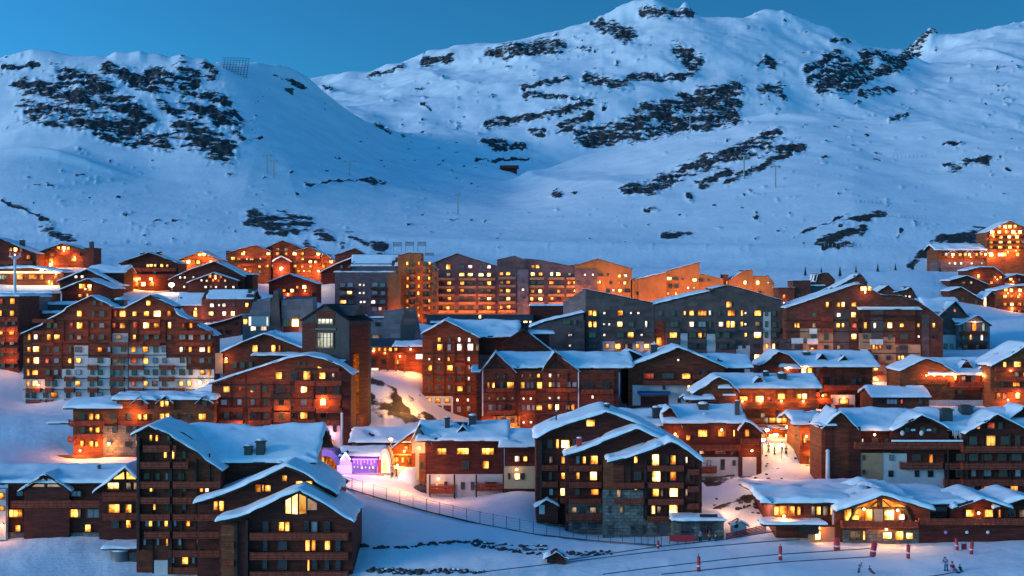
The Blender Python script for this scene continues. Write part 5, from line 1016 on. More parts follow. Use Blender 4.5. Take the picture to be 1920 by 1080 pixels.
B.gable([(1183, 524), (1250, 507), (1312, 490)], 14, 1, 'ochre_plaster', th=.12, thick=.2, ov=.3, so=.1); B.gable([(1308, 511), (1330, 516), (1356, 522)], 12, 1.2, 'ochre_plaster', th=.08, thick=.2, ov=.2, so=.1)
B.gable([(1198, 520), (1250, 508)], 5, -.2, 'ochre_plaster', th=.4, thick=.2, ov=.3, so=.1); B.panel(1213, 1240, 530, 600, 'plaster', .8, .1)
B.row(522, 7, '1255Y11 1267d10 1280d4', yo=.8); B.row(525, 7, '1303Y9 1314d8 1328d4', yo=.9); B.row(536, 7, '1219s 1227s 1240Y14 1257d6 1268d8', yo=.7); B.row(540, 6, '1290s 1301y6', yo=.9); B.row(550, 7, '1195d5 1208s 1226d6 1244b14 1252y6 1268y5', yo=.7); B.row(564, 6, '1210d6 1226d6 1250k8', yo=.7)
for x, y, p in ((1220, 575, 520), (1280, 560, 620), (1320, 545, 480), (1290, 515, 420), (1240, 530, 300)): B.lamp(x, y, p, 0, 6, bulb_=False)
B = Bd('ochre_apartment_block', 'small ochre rooftop block with a square tower, rightmost of the orange flooded row', 'apartment block', 474, 1358, 566, **O)
B.block(1356, 1366, 514, 6, 0, 'brick_red', th=.1); B.gable([(1363, 527), (1395, 506), (1412, 505)], 10, 0, 'ochre_plaster', th=.06, thick=.2, ov=.2, so=.05); B.gable([(1411, 517), (1440, 516), (1452, 530)], 10, .3, 'ochre_plaster', th=.06, thick=.2, ov=.2, so=.1)
B.row(530, 8, '1397Y7 1421Y7 1440s 1363o4'); B.row(548, 7, '1378d6 1400d6 1425d6')
for x, y, p in ((1390, 540, 360), (1430, 542, 320), (1366, 530, 120)): B.lamp(x, y, p, 0, 5, bulb_=False)
# ------------------------------------------------------------------ chalets climbing the slope, upper left
G = 'chalets climbing the slope'
def chalet(lab, D, base, prof, rows, wall='brown_wood', lamps=(), dep=10, th=.4, ov=1.0, bals=(), extra=None):
    B = Bd('chalet', lab, 'chalet', D, prof[0][0], base, fine=False)
    B.gable(prof, dep, 0, wall, th=th, ov=ov, so=.4)
    for y, h, t in rows: B.row(y, h, t)
    for x0, x1, y in bals: B.bal(x0, x1, y, y+6, 1.0, posts=False)
    for l in lamps: B.lamp(l[0], l[1], l[2]*2.0, 0, l[3] if len(l) > 3 else .9, bulb_=len(l) < 5)
    if extra: extra(B)
    return B
chalet('dark chalet cut by the left edge, highest of the village there', 432, 522, [(-50, 464), (-4, 444), (68, 474)], [(468, 8, '20y8 30Y8 40k5'), (482, 8, '54o9'), (495, 7, '12d8 34d8')], 'dark_wood', th=.12, lamps=((28, 478, 40),), bals=((0, 60, 489),), extra=lambda B: B.chim(42, 450, 466, 8, 4))
chalet('orange lit chalet with a glowing gable window at upper left below dark rocks', 440, 504, [(72, 472), (120, 455), (158, 466)], [(465, 7, '110y8 120Y8 129y6'), (478, 6, '98y8'), (487, 9, '97o11 139y10x8'), (497, 7, '96Y9')], 'warm_wood', th=.15, lamps=((120, 470, 120), (98, 492, 150), (140, 482, 100)), bals=((85, 150, 473),), extra=lambda B: (B.block(157, 176, 464, 8, 0, 'brick_red', th=.1), B.chim(172, 453, 466, 7, 3)))
B = chalet('low terrace house with a bright curved snow canopy behind the white mast', 392, 540, [(-10, 500), (60, 498), (119, 506)], [(519, 11, '6m18 38y14 62o16 78y8'), (519, 9, '105o8')], 'brown_wood', th=.7, dep=8, ov=1.6)
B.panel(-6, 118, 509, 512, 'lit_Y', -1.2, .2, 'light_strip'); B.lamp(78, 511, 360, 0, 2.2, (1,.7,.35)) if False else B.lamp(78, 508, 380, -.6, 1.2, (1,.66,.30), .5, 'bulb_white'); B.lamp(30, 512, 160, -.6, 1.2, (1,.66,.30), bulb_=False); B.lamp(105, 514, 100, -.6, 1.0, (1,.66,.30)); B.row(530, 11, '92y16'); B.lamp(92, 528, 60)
chalet('dark chalet with two white lit gable windows and snowy eaves, middle left', 382, 556, [(112, 524), (165, 502), (222, 532)], [(519, 6, '143w7 155w7'), (536, 7, '130d6 200d6'), (536, 6, '218o8')], 'dark_wood', extra=lambda B: B.slope(166, 232, 513, 496, 5, 5, 'dark_wood', th=.6, ov=.4))
chalet('dark chalet with an arched lit gable window just above the red and white block', 372, 566, [(116, 540), (166, 520), (212, 538)], [(537, 10, '155y14 168Y9'), (542, 8, '168y8'), (554, 6, '151y8 164y5x8')], 'dark_wood', lamps=((160, 542, 40),), th=.35)
chalet('dark broad chalet with a bright orange lit ground floor, upper left of centre', 401, 550, [(226, 492), (281, 472), (335, 492)], [(498, 6, '277y6 284Y7 291y5 304y6 314y6'), (510, 6, '262d7 290d7'), (523, 8, '254y10 262Y7 283Y8x6'), (533, 9, '238y8 246o7 256o8 269Y10 285y9')], 'dark_wood', th=.12, lamps=((256, 526, 120), (285, 528, 140), (240, 532, 90)), bals=((240, 330, 502), (240, 330, 514)), extra=lambda B: (B.chim(268, 474, 484, 8, 4), B.chim(299, 472, 484, 8, 4)))
chalet('small chalet with a fully glowing orange gable between two dark chalets', 431, 506, [(336, 486), (379, 470), (412, 486)], [(478, 6, '374Y8 383Y8 391o6'), (491, 8, '344y8 353Y8 363o8 372y7 396o8')], 'warm_wood', th=.1, lamps=((380, 476, 160), (352, 494, 160), (395, 490, 120)))
B = chalet('wide dark chalet with two stacked snow edged gables and a star of small lights', 392, 552, [(318, 522), (362, 502), (405, 488), (458, 515)], [(520, 6, '338s 347s 363s'), (538, 5, '346s 357s 370s')], 'dark_wood', th=.3, dep=12)
B.gable([(352, 528), (402, 509), (446, 524)], 5, -2, 'dark_wood', th=.3, ov=.8, so=.2); B.row(518, 7, '394o6 404y7 414o6 404s', yo=-2); B.row(526, 5, '378s 388s 400o4 411o4 422s', yo=-2); B.row(538, 5, '386s 405s 424w5 396k5 438s', yo=-2); B.block(448, 474, 512, 8, 2, 'dark_wood', th=.5); B.lamp(404, 522, 40, -2)
B = Bd('hotel', 'orange lit hotel of four joined timber gables on the slope, upper left', 'hotel', 468, 425, 530, fine=False)
B.gable([(425, 474), (450, 466), (480, 459), (508, 470)], 12, 0, 'warm_wood', th=.1, ov=.8, so=.2); B.gable([(494, 466), (530, 450), (572, 466)], 12, 1, 'brown_wood', th=.12, ov=.8, so=.2); B.gable([(554, 470), (582, 462), (606, 476)], 12, 0, 'warm_wood', th=.1, ov=.8, so=.2); B.gable([(600, 482), (614, 476), (632, 494)], 10, .4, 'warm_wood', th=.1, ov=.6, so=.2); B.gable([(512, 488), (528, 479), (544, 488)], 6, -1, 'brown_wood', th=.5, ov=.6, so=.2); B.block(424, 434, 470, 5, 2, 'dark_wood', th=.1)
for y, t in ((468, '521k7 537k7'), (476, '456Y9 504Y9 521y7 536y7 552Y9 567y6 597Y9'), (485, '437y8 448y8 463s 472y8 488s 567y6'), (491, '582Y7 592Y7 620Y9 555k7'), (499, '448o8 487y6 500y7 513k7 553y6 567o6 582Y7 607o6'), (509, '450d7 470o7 488k7 560o7 580o7 610y6')): B.row(y, 6, t)
for x, y, p in ((458, 473, 130), (502, 476, 130), (551, 474, 130), (597, 478, 130), (526, 506, 300), (597, 508, 260), (460, 505, 120), (570, 508, 160), (622, 492, 110)): B.lamp(x, y, p*1.4, -.8, 1.4)
B.bals((480, 494), ((440, 500), (560, 600)), 4, posts=False)
chalet('brown chalet with four small lit windows under a wide roof, below the orange hotel', 421, 570, [(504, 527), (543, 512), (594, 530)], [(545, 6, '533o7 548Y7'), (538, 6, '558o5 571Y8x8'), (553, 6, '540d6 570d6')], 'dark_wood', th=.25, lamps=((572, 545, 60), (540, 552, 40)), bals=((512, 585, 549),))
chalet('dark chalet with a long lean snow roof left of the mauve brick block', 458, 528, [(602, 508), (632, 493), (664, 480)], [(500, 6, '640d7 655d7'), (512, 6, '640d7 655k7')], 'dark_wood', th=.35, extra=lambda B: B.gable([(628, 477), (667, 464), (692, 480)], 8, 4, 'brown_wood', th=.12, ov=.5, so=.2))
# --- bright hotel and chalets, upper right
B = Bd('hotel', 'brightly glowing timber hotel with a tall gable high on the right slope', 'hotel', 620, 1757, 524, fine=False)
B.gable([(1850, 434), (1892, 413), (1935, 432), (1960, 445)], 14, -1, 'warm_wood', th=.25, ov=1.2, so=.3)
B.slope(1755, 1862, 470, 456, 8, 0, 'warm_wood', th=.8, wx=(1758, 1860), ov=1.0)
for x in (1786, 1818, 1845): B.gable([(x-11, 476), (x, 467), (x+11, 476)], 4, -.6, 'warm_wood', th=.3, ov=.5, so=.1, low=484)
B.block(1757, 1870, 490, 10, -.3, 'brick_mauve'); B.panel(1762, 1874, 505, 535, 'stone', -.3, 1.0, 'stone_base')
for y, t in ((425, '1884Y8 1893Y8 1874y6 1903y6'), (435, '1861Y8 1873Y8 1888y8 1900Y8 1912Y7'), (444, '1862y7 1876y8 1892Y8 1907Y8'), (453, '1858y8 1876Y8 1892Y9 1908y8 1917k6'), (463, '1858y8 1875y9 1893Y8 1907y7'), (477, '1858Y9x10 1880Y20x8 1908y8')): B.row(y, 7, t, yo=-1)
B.row(477, 6, '1774w6 1786Y6 1800y8 1810y7 1818Y6 1830o7 1840o6 1848Y6', yo=-.6); B.row(494, 5, '1780s 1790w5 1802w5 1822s 1840s 1760d5', yo=-.3)
for x, y, p in ((1886, 428, 220), (1862, 440, 220), (1905, 438, 220), (1862, 478, 420), (1890, 472, 300), (1820, 482, 200), (1786, 482, 150), (1905, 470, 250)): B.lamp(x, y, p*1.8, -1, 1.8)
B.bals((438, 448, 457, 467), ((1856, 1922),), 4, yo=-1, posts=False, mat='warm_wood')
chalet('small brown chalet with a snowy top directly below the glowing hotel', 545, 552, [(1812, 505), (1835, 499), (1862, 499), (1884, 515)], [(518, 7, '1834y5x10 1862k6'), (520, 6, '1865o6 1876y5'), (530, 6, '1858o6 1870d6')], 'brown_wood', lamps=((1835, 518, 70), (1870, 524, 60)), th=.4)
chalet('small brown chalet with a snow edged gable, leftmost below the glowing hotel', 530, 560, [(1780, 524), (1812, 515), (1852, 532)], [(530, 5, '1806k8 1820w5'), (540, 5, '1800d6')], 'brown_wood', th=.35)
chalet('pair gabled brown chalet with one tall bright window below the glowing hotel', 500, 592, [(1780, 543), (1800, 536), (1840, 560), (1858, 545), (1872, 556)], [(566, 8, '1846Y5x20 1830d5'), (580, 7, '1846y6 1866o5'), (560, 5, '1805d6')], 'red_wood', lamps=((1846, 575, 110),), th=.35)
chalet('wide chalet with a full front of yellow windows at the right edge below the hotel', 498, 594, [(1868, 542), (1900, 534), (1960, 530)], [(544, 7, '1886y8 1896Y7 1912Y9'), (556, 8, '1884Y7 1897y8 1910y8'), (570, 8, '1884o7 1897Y8 1911o8 1922y6'), (582, 7, '1897y8 1911o7')], 'warm_wood', lamps=((1890, 550, 90), (1912, 552, 110), (1898, 578, 90)), th=.5, bals=((1876, 1925, 561), (1876, 1925, 575)))
chalet('small snowy chalet tucked at the right edge under the glowing hotel', 560, 540, [(1880, 520), (1905, 512), (1940, 518)], [(524, 6, '1895y8 1910k6')], 'dark_wood', th=.5, lamps=((1900, 528, 40),))
# ================================================================== VIOLET LIT TENT, STREET, SMALL THINGS
B = Bd('market_tent', 'violet lit event tent with a small white lit gable and glowing arch', 'tent', 247, 580, 892)
def arch(x0, x1, yb, yt, n=10): return [(x0 + (x1-x0)*i/n, yb - (yb-yt)*math.sin(math.pi*i/n)**.6) for i in range(n+1)]
P = [B.fr(x, y, 0) for x, y in arch(578, 646, 888, 843)]; m = MB(); m.prism(P, 'y', 0, 7); m.build('tent_skin', M['violet_paint'], B.o)
P = [B.fr(x, y, -.05) for x, y in arch(589, 633, 881, 855)]; m = MB(); m.prism(P, 'y', -.08, -.02); m.build('arch_window', M['lit_o'], B.o)
B.poly(arch(594, 614, 874, 857), 'lit_y', -.12); B.panel(608, 611, 856, 880, 'dark_wood', -.1, .1, 'post')
B.slope(645, 712, 858, 834, 4, .3, 'violet_paint', th=.5, wx=(646, 708), ov=.7)
B.gable([(637, 862), (648, 846), (658, 862)], 5, -1.5, 'white_metal', th=.12, ov=.3, so=.1); B.bar((639, 862), (648, 849), 2.2, 'white_led', -1.8, name='led_strip'); B.bar((648, 849), (657, 862), 2.2, 'white_led', -1.8, name='led_strip'); B.panel(632, 660, 872, 891, 'white_metal', -1.6, .2)
B.bar((660, 861), (708, 861), 1.6, 'violet_led', -.5, name='led_strip')
for i in range(7): B.bar((664+i*6.4, 862), (664+i*6.4, 868+(i % 3)*2), 1.2, 'violet_led', -.5, name='led_strip')
for i in range(6): B.row(876, 6, '%dw4' % (665+i*7), yo=0)
P = [B.fr(x, y, -.6) for x, y in arch(706, 737, 888, 841)]; m = MB(); m.prism(P, 'y', -.6, 5); m.build('porch', M['plaster'], B.o)
B.poly(arch(713, 731, 886, 850), 'lit_Y', -.6); B.panel(709, 715, 862, 886, 'red_paint', -.6, .15); B.row(864, 16, '739o5', yo=-.4)
for x, y, p, c in ((600, 846, 50, (.42,.12,1)), (636, 866, 45, (.5,.18,1)), (668, 872, 70, (.45,.12,1)), (692, 872, 70, (.45,.12,1)), (648, 884, 14, (.8,.5,1)), (722, 866, 60, (1,.5,.12))): B.lamp(x, y, p, -1.2, 1.6, c, bulb_=False)
B.panel(576, 720, 888, 895, 'tan_plaster', -1.6, .6, 'terrace_wall')
# chalet behind the tent
B = Bd('shop_chalet', 'shop house with a lavender snow roof and an orange lit front behind the violet tent', 'shop', 255, 664, 880)
B.slope(662, 786, 832, 798, 7, 0, 'warm_wood', th=.6, wx=(670, 782), ov=1.0); B.gable([(716, 850), (750, 826), (786, 800)], 6, -1.0, 'warm_wood', th=.3, ov=.6, so=.1, base=882)
B.row(862, 12, '745o8 756y8 766o8', yo=-1); B.row(840, 9, '762o9 773k6', yo=-1); B.panel(738, 772, 851, 853.5, 'tan_plaster', -1, .3, 'lintel')
B.lamp(758, 846, 260, -1, 1.0); B.lamp(745, 872, 120, -1, 1.2)
street_lamp(733, 823, 243, 520, 'bright lamp above the shop roof beside the violet tent', (1,.50,.18), .38, 13)
light(690, 905, 420, (1,.40,.24), D=235, rad=.5); light(765, 905, 380, (1,.42,.16), D=233, rad=.5); light(830, 930, 200, (1,.4,.22), D=231, rad=.5)  # lights added without posts to warm the snowy path
# lit snow mound
def blob(name, label, px, py, D, sx, sy, sz, seed, mat='snow', cat='snow heap', group=None):
    p = ray_ground(px, py); o = empty(name, (p.x, p.y, p.z), 0, label, cat, group); m = MB(); m.ball((0,0,0), 1, (sx, sy, sz), 18, 10)
    m.v = [tuple(Vector(v)*(1+.18*float(fbm(np.array(v[0]*.8+seed), np.array(v[2]*.9+v[1]*.5), seed, 3)))) for v in m.v]
    m.build('heap', M[mat], o, True); return o
# --- street lamps (visible bright points)
street_lamp(28, 500, 377, 30, 'lamp beside the white mast on the terrace', h=6, r=.2)
street_lamp(322, 534, 388, 520, 'dazzling white lamp between two dark chalets, upper left', (1,.60,.26), .85, 6, 'bulb_white')
street_lamp(528, 503, 455, 520, 'bright lamp in front of the orange hotel', (1,.55,.2), .55, 6, 'bulb_white')
street_lamp(597, 508, 452, 420, 'orange lamp at the right end of the orange hotel', (1,.5,.15), .4, 6)
street_lamp(470, 541, 395, 260, 'lamp on the snow bank left of the chalet below the hotel', (1,.45,.3), .25, 4)
street_lamp(1438, 806, 256, 300, 'leftmost bright lamp in the glowing street', (1,.50,.15), .42, 4, 'bulb_white')
street_lamp(1454, 815, 254, 300, 'middle lamp in the glowing street between the chalets', (1,.50,.15), .48, 4, 'bulb_white')
street_lamp(1479, 800, 258, 450, 'largest brightest lamp at the top of the ice path', (1,.52,.18), .62, 5, 'bulb_white')
street_lamp(1506, 812, 250, 260, 'lamp with small glow by the orange lit chalet front', (1,.6,.25), .32, 4, 'bulb_white')
street_lamp(1430, 824, 250, 70, 'low lamp at the left of the glowing street foot', (1,.50,.15), .45, 2, 'bulb_white')
street_lamp(1466, 834, 248, 90, 'low lamp right above the ice path top', (1,.55,.2), .38, 2, 'bulb_white')
light(1452, 850, 620, (1,.46,.16), D=230, rad=.8); light(1420, 900, 300, (1,.46,.18), D=224, rad=.8); light(1345, 940, 360, (1,.55,.32), D=219, rad=.6); light(1420, 960, 260, (1,.5,.3), D=213, rad=.6); light(755, 745, 800, (1,.42,.09), D=283, rad=.5); light(776, 735, 800, (1,.42,.08), D=290, rad=.5); light(1470, 920, 160, (1,.55,.3), D=222, rad=.6)  # added lights without posts, brightening the snow bank and the slope
light(720, 790, 90, (1,.5,.3), D=272, rad=.5)
# glowing street front, awnings
B = Bd('market_stall', 'row of lit awnings and stalls in the glowing street between the chalets', 'stall', 262, 1425, 838)
B.block(1424, 1496, 800, 5, 3, 'warm_wood'); B.row(788, 12, '1448y14 1460Y10 1436k8', yo=2.9); B.row(820, 16, '1432o14 1447Y12 1462y14 1478Y12 1490o8', yo=2.9)
for i, x in enumerate((1426, 1444, 1464, 1482)): B.slope(x, x+17, 808-(i % 2)*3, 802-(i % 2)*3, 1.0, 1.4, 'warm_wood', th=.25, wx=(x+7, x+9), ov=.4, so=.1, below=0, base=808)
B.lamp(1458, 812, 300, 2, 1.2, (1,.6,.22), bulb_=False)
def umbrella(px, py, D, lab, mat='dark_cloth'):
    p = Wp(px, py, D); o = empty('parasol', p, 0, lab, 'parasol', 'parasols on the street terrace'); MB().tube((0,0,0), (0,0,2.6), .05).build('pole', M['metal'], o)
    m = MB(); m.tube((0,0,2.1), (0,0,2.8), 1.6, .05, 8); m.build('canopy', M[mat], o); return o
umbrella(1504, 838, 249, 'dark parasol in front of the orange lit chalet, upper of two'); umbrella(1517, 846, 247, 'dark parasol lower right on the chalet terrace')
# --- white mast
B = Bd('light_mast', 'tall white mast with a ring of lamps at its top, left', 'mast', 362, 28, 549)
x, z = B.fr(28, 487); m = MB(); m.tube((x, 0, -2), (x, 0, z), .42, .34, 12); m.build('pole', M['white_metal'], B.o)
m = MB()
for k in range(16):
    a = 2*math.pi*k/16; a2 = 2*math.pi*(k+1)/16; m.tube((x+1.5*math.cos(a), 1.5*math.sin(a), z+.9), (x+1.5*math.cos(a2), 1.5*math.sin(a2), z+.9), .14, n=6)
for k in range(6):
    a = 2*math.pi*k/6; m.tube((x, 0, z-.1), (x+1.5*math.cos(a), 1.5*math.sin(a), z+.9), .09, n=6); m.tube((x+1.5*math.cos(a), 1.5*math.sin(a), z+.9), (x+1.5*math.cos(a), 1.5*math.sin(a), z+2.0), .07, n=6)
m.build('lamp_ring', M['white_metal'], B.o)
# icy poles
for px, py0, py1, D, lab in ((641, 776, 834, 262, 'thin white icy pole in front of the brown gabled block'), (1552, 846, 912, 231, 'thick white icy pole left of the long dark hotel')):
    p = Wp(px, py1, D); o = empty('pole', p, 0, lab, 'pole'); H = (py1-py0)/F*D
    m = MB(); w = .28 if px < 1000 else .42; m.tube((0,0,-1.5), (0,0,H), w, w*.8, 10); m.tube((0,0,H), (0,0,H+.35), w*1.15, w*.4, 10); m.build('shaft', M['white_metal'], o, True)
# --- pines
def pine(px, py, D, hpx, lab, first=[None]):
    p = Wp(px, py, D); gz = ground(p.x, p.y)
    if first[0] is None:
        o = empty('pine_tree', p); R = random.Random(3); MB().tube((0,0,-1), (0,0,5), .16, .04, 7).build('trunk', M['bark'], o); m = MB()
        for L in range(11):
            z = .5 + L*.42; r = 1.25*(1-L/11.5); n = 13
            for k in range(n):
                a = 2*math.pi*(k+R.random()*.8)/n; rr = r*R.uniform(.65, 1.15); w = .30*R.uniform(.7, 1.3)
                c, s_ = math.cos(a), math.sin(a); tz = z - .32*rr - R.random()*.15
                m.face([(.06*c, .06*s_, z+.32), (c*rr*.6 - s_*w, s_*rr*.6 + c*w, z+.02), (c*rr, s_*rr, tz), (c*rr*.6 + s_*w, s_*rr*.6 - c*w, z+.02)])
        m.build('crown', M['needles'], o); first[0] = o
    else:
        o = first[0].copy(); C.objects.link(o)
        for ch in first[0].children: c = ch.copy(); C.objects.link(c); c.parent = o
    o.location = (p.x, p.y, p.z); s = hpx*D/F/5.2; o.scale = (s, s, s); o.rotation_euler = (0, 0, px)
    return tag(o, lab, 'tree', 'small pines dotted along the slope')
PN = (('leftmost small pine above the brown rooftops', 1510, 517, 540, 17), ('tiny pine right behind the brick chimney block', 1540, 512, 560, 12), ('small pine left of the brick gable tip', 1575, 518, 540, 19), ('small pine just right of the brick gable tip', 1605, 513, 560, 15), ('tallest pine standing alone on the open slope', 1646, 511, 560, 17), ('pine in mid slope between the lone pine and the dark rock', 1679, 508, 575, 14), ('pine touching the dark rock outcrop', 1711, 506, 580, 17), ('pine at the corner of the stone base of the glowing hotel', 1762, 520, 575, 22))
for l, x, y, D, h in PN: pine(x, y, D, h, l)
# --- ski lift pylons and cables
def surf(px, D): return float(TZ(np.array([float(px)]), np.array([float(D)]))[0])
def pylon(px, yt, yb, D, w, lab):
    p = Wp(px, yb, D); p.z = max(p.z, surf(px, D) - .5); H = (yb-yt)/F*D; o = empty('lift_pylon', p, 0, lab, 'lift pylon', 'ski lift pylons on the slopes'); k = H/20
    MB().tube((0,0,-25), (0,0,H), .55*k+.25, .35*k+.2, 8).build('mast', M['pylon_metal'], o); hw = w*D/F/2
    m = MB(); m.box(-hw, hw, -.25, .25, H-.4, H+.35); m.box(-hw, -hw*.55, -.5, .5, H-1.6*k, H-.4); m.box(hw*.55, hw, -.5, .5, H-1.6*k, H-.4); m.box(-hw*.8, -hw*.7, -.2, .2, H+.3, H+1.4*k); m.box(hw*.7, hw*.8, -.2, .2, H+.3, H+1.4*k); m.build('cross_arm', M['pylon_metal'], o)
    return o
pylon(1294, 272, 306, 1290, 17, 'uppermost lift pylon above the long slanted rock band'); pylon(1395, 405, 451, 900, 20, 'left of the two nearer lift pylons on the right slope'); pylon(1454, 425, 466, 860, 20, 'right of the two nearer lift pylons on the right slope')
pylon(500, 352, 388, 900, 16, 'left pylon of the pair on the left slope'); pylon(513, 354, 388, 890, 16, 'right pylon of the pair on the left slope'); pylon(655, 352, 380, 1000, 24, 'faint lift pylon at the gully in the centre left'); pylon(858, 380, 420, 850, 8, 'thin pylon in the central gully')
def cable(lab, a, b, r=.13):
    A = Wp(*a); Bq = Wp(*b); o = empty('lift_cable', A, 0, lab, 'lift cable', 'lift cables'); m = MB(); prev = Vector((0,0,0)); d = Bq - A
    for i in range(1, 13): t = i/12; q = d*t - Vector((0,0,1))*d.length*.02*4*t*(1-t); m.tube(prev, q, r, n=4); prev = q
    m.build('strand', M['dark_metal'], o)
cable('lift cable strung between the two nearer pylons on the right slope', (1395, 405, 900), (1454, 425, 860)); cable('lift cable rising from the nearer pylons to the uppermost pylon', (1395, 405, 900), (1294, 273, 1290), .16)
# avalanche barriers on the left ridge
p = Wp(438, 140, 1230); p.z = surf(438, 1230) + 7; o = empty('avalanche_barrier', p, 0, 'lattice of avalanche barriers on the left ridge against the sky', 'avalanche barrier'); m = MB()
for r in range(3):
    z0 = -12 + r*7
    for k in range(9):
        x = -11 + k*2.9 + r*.7; m.tube((x-1.2, r*2, z0-6), (x+.6, r*2, z0+6), .2, n=5)
    for q in range(3): m.tube((-12, r*2, z0+2+q*2.4), (14, r*2, z0+1+q*2.4), .16, n=5)
m.build('lattice', M['dark_metal'], o)
p = Wp(542, 132, 1280); p.z = surf(542, 1280) + 1; o = empty('summit_station', p, 0, 'tiny lift station box on the left ridge', 'lift station'); MB().box(-3.5, 3.5, 0, 5, -6, 3).box(-4.2, 4.2, -.5, 5.5, 3, 4).build('cabin', M['dark_metal'], o); MB().box(-5.5,-4,0,1,-6,2).build('post', M['dark_metal'], o)
p = Wp(955, 297, 1340); p.z = surf(955, 1340) + 1; o = empty('mountain_hut', p, 0, 'red roofed mountain hut under the dark cliff bands', 'hut'); MB().box(-8, 8, 0, 9, -8, 2.6).build('wall', M['dark_wood'], o); MB().prism([(-1, 2.4), (4.5, 6), (10, 2.4)], 'x', -10, 10).build('roof', M['brick_red'], o)
# snow fences near the pistes
def fence_row(px0, px1, py, D, n, hpx, lab, mat='metal', nm='snow_fence', sag=0):
    p0 = Wp(px0, py, D); p0.z = surf((px0+px1)/2, D); o = empty(nm, p0, 0, lab, 'snow fence', 'snow fences on the slope'); m = MB(); k = D/F
    for i in range(n):
        x = (px1-px0)*k*i/(n-1); m.tube((x, 0, -4), (x+.3, 0, hpx*k), .16, n=5)
    m.build('post', M[mat], o)
    o.children[0]['kind'] = 'stuff'
for a in ((1675, 1735, 410, 1000, 9, 6, 'row of snow fence posts at the right end of the slanted rocks'), (1665, 1735, 468, 760, 10, 6, 'lower row of snow fence posts left of the dark rock'), (1545, 1612, 492, 680, 10, 6, 'row of snow fence posts above the leftmost pines'), (1605, 1650, 455, 800, 7, 5, 'short row of snow fence posts in the middle of the right slope'), (893, 912, 306, 1370, 5, 8, 'short dark fence row beside the mountain hut')): fence_row(*a)
for i, (x, y) in enumerate(((745, 458), (768, 457), (791, 457), (805, 479))):
    p = Wp(x, y, 640); p.z = max(p.z, surf(x, 640) + .6); o = empty('panel_fence', p, 0, ['leftmost low slatted fence panel above the brick block', 'second low slatted fence panel above the brick block', 'third low slatted fence panel above the orange tower', 'lower slatted fence panel right of the orange tower'][i], 'fence panel', 'slatted panels on the snow'); m = MB()
    for q in range(3): m.box(-2.2, 2.2, 0, .15, -1+q*.75, -.5+q*.75)
    m.build('slat_panel', M['metal'], o); MB().box(-2.1,-1.9,.2,.4,-4,1.2).build('post', M['metal'], o); MB().box(1.9,2.1,.2,.4,-4,1.2).build('post', M['metal'], o)
# --- boulder rows in the foreground
def on_ground(px, D, dz=0):
    x = (px-960)/F*D; return Vector((x, D, ground(x, D)+dz))
BM = []
for k in range(5):
    m = MB(); m.ball((0,0,0), 1, (1,.85,.7), 12, 8); m.v = [tuple(Vector(v)*(1+.42*float(fbm(np.array(v[0]*1.3+k*7), np.array(v[2]*1.4+v[1]), 60+k, 3)))) for v in m.v]; BM.append(m.mesh('boulder', M['rock'], False))
SM = MB(); SM.ball((0,0,.42), .8, (1,.8,.45), 10, 5); SMe = SM.mesh('snow_cap', M['snow'], True)
BL = {'a': 'dark boulder in the upper row of stones on the foreground snow slope', 'b': 'dark boulder in the lower row of stones at the bottom edge', 'c': 'dark boulder right of the tiny timber hut', 'd': 'loose dark stone on the lit bank below the street'}
def ray_ground(px, py, lo=150., hi=420.):
    f = lambda D: CZ-(py-540)/F*D - ground((px-960)/F*D, D)
    Ds = np.linspace(lo, hi, 60); xs = (px-960)/F*Ds; v = CZ-(py-540)/F*Ds - VG(xs, Ds)
    for i in range(59):
        if v[i] > 0 >= v[i+1]:
            a, b = Ds[i], Ds[i+1]
            for _ in range(12):
                c = (a+b)/2
                if f(c) > 0: a = c
                else: b = c
            D = (a+b)/2; return Vector(((px-960)/F*D, D, CZ-(py-540)/F*D))
    return None
R = random.Random(11)
blob('snow_heap', 'orange lit snow heap between the shop and the corner chalet', 768, 902, 238, 2.3, 1.5, 2.6, 5); blob('snow_heap', 'dark rock and snow pile at the foot of the corner chalet', 787, 918, 237.2, 1.4, 1.0, 1.0, 9, 'rock', 'rock pile')
def boulder(px, py, r, key):
    p = ray_ground(px, py)
    if p is None: return
    o = place('boulder', R.choice(BM), None, p + Vector((0, 0, r*.15)), R.random()*6, (r*R.uniform(.9,1.4), r, r*R.uniform(.7,1)))
    tag(o, BL[key], 'boulder', {'a': 'upper boulder row', 'b': 'lower boulder row', 'c': 'boulders by the hut', 'd': 'loose stones on the bank'}[key])
    if R.random() < .5: place('snow_cap', SMe, o, (R.uniform(-.2,.2), .1, .1), R.random()*6, (.8,.8,.8))
for i in range(46):
    t = i/45; x = 682 + t*340; y = 1024 + 3*math.sin(t*9) - (8*(.5-abs(t-.55)) if t > .3 else 0) + R.uniform(-2, 2)
    if R.random() < .9: boulder(x, y, R.uniform(.28, .62), 'a')
    if t > .62:
        boulder(x+R.uniform(-4,4), y+8+R.uniform(-2,3), R.uniform(.3, .6), 'a'); boulder(x+R.uniform(-4,4), y+17*(t-.5)*2+R.uniform(-2,2), R.uniform(.3, .55), 'a')
for i in range(24): t = i/23; boulder(1062+t*84, 1040-t*4+R.uniform(-4,4), R.uniform(.3,.55)*(1-.4*t), 'c')
for i in range(44): t = i/43; boulder(690+t*215, 1070+t*4+R.uniform(-3,5), R.uniform(.35,.65), 'b')
for i in range(30): boulder(R.choice((1350, 1395, 1412, 1425))+R.uniform(-14,14), R.choice((945, 938, 955, 930))+R.uniform(-8,8), R.uniform(.2,.5), 'd')
for i in range(34): boulder(1432+R.uniform(-16,60), 862+R.uniform(-10,75), R.uniform(.14,.36), 'd')
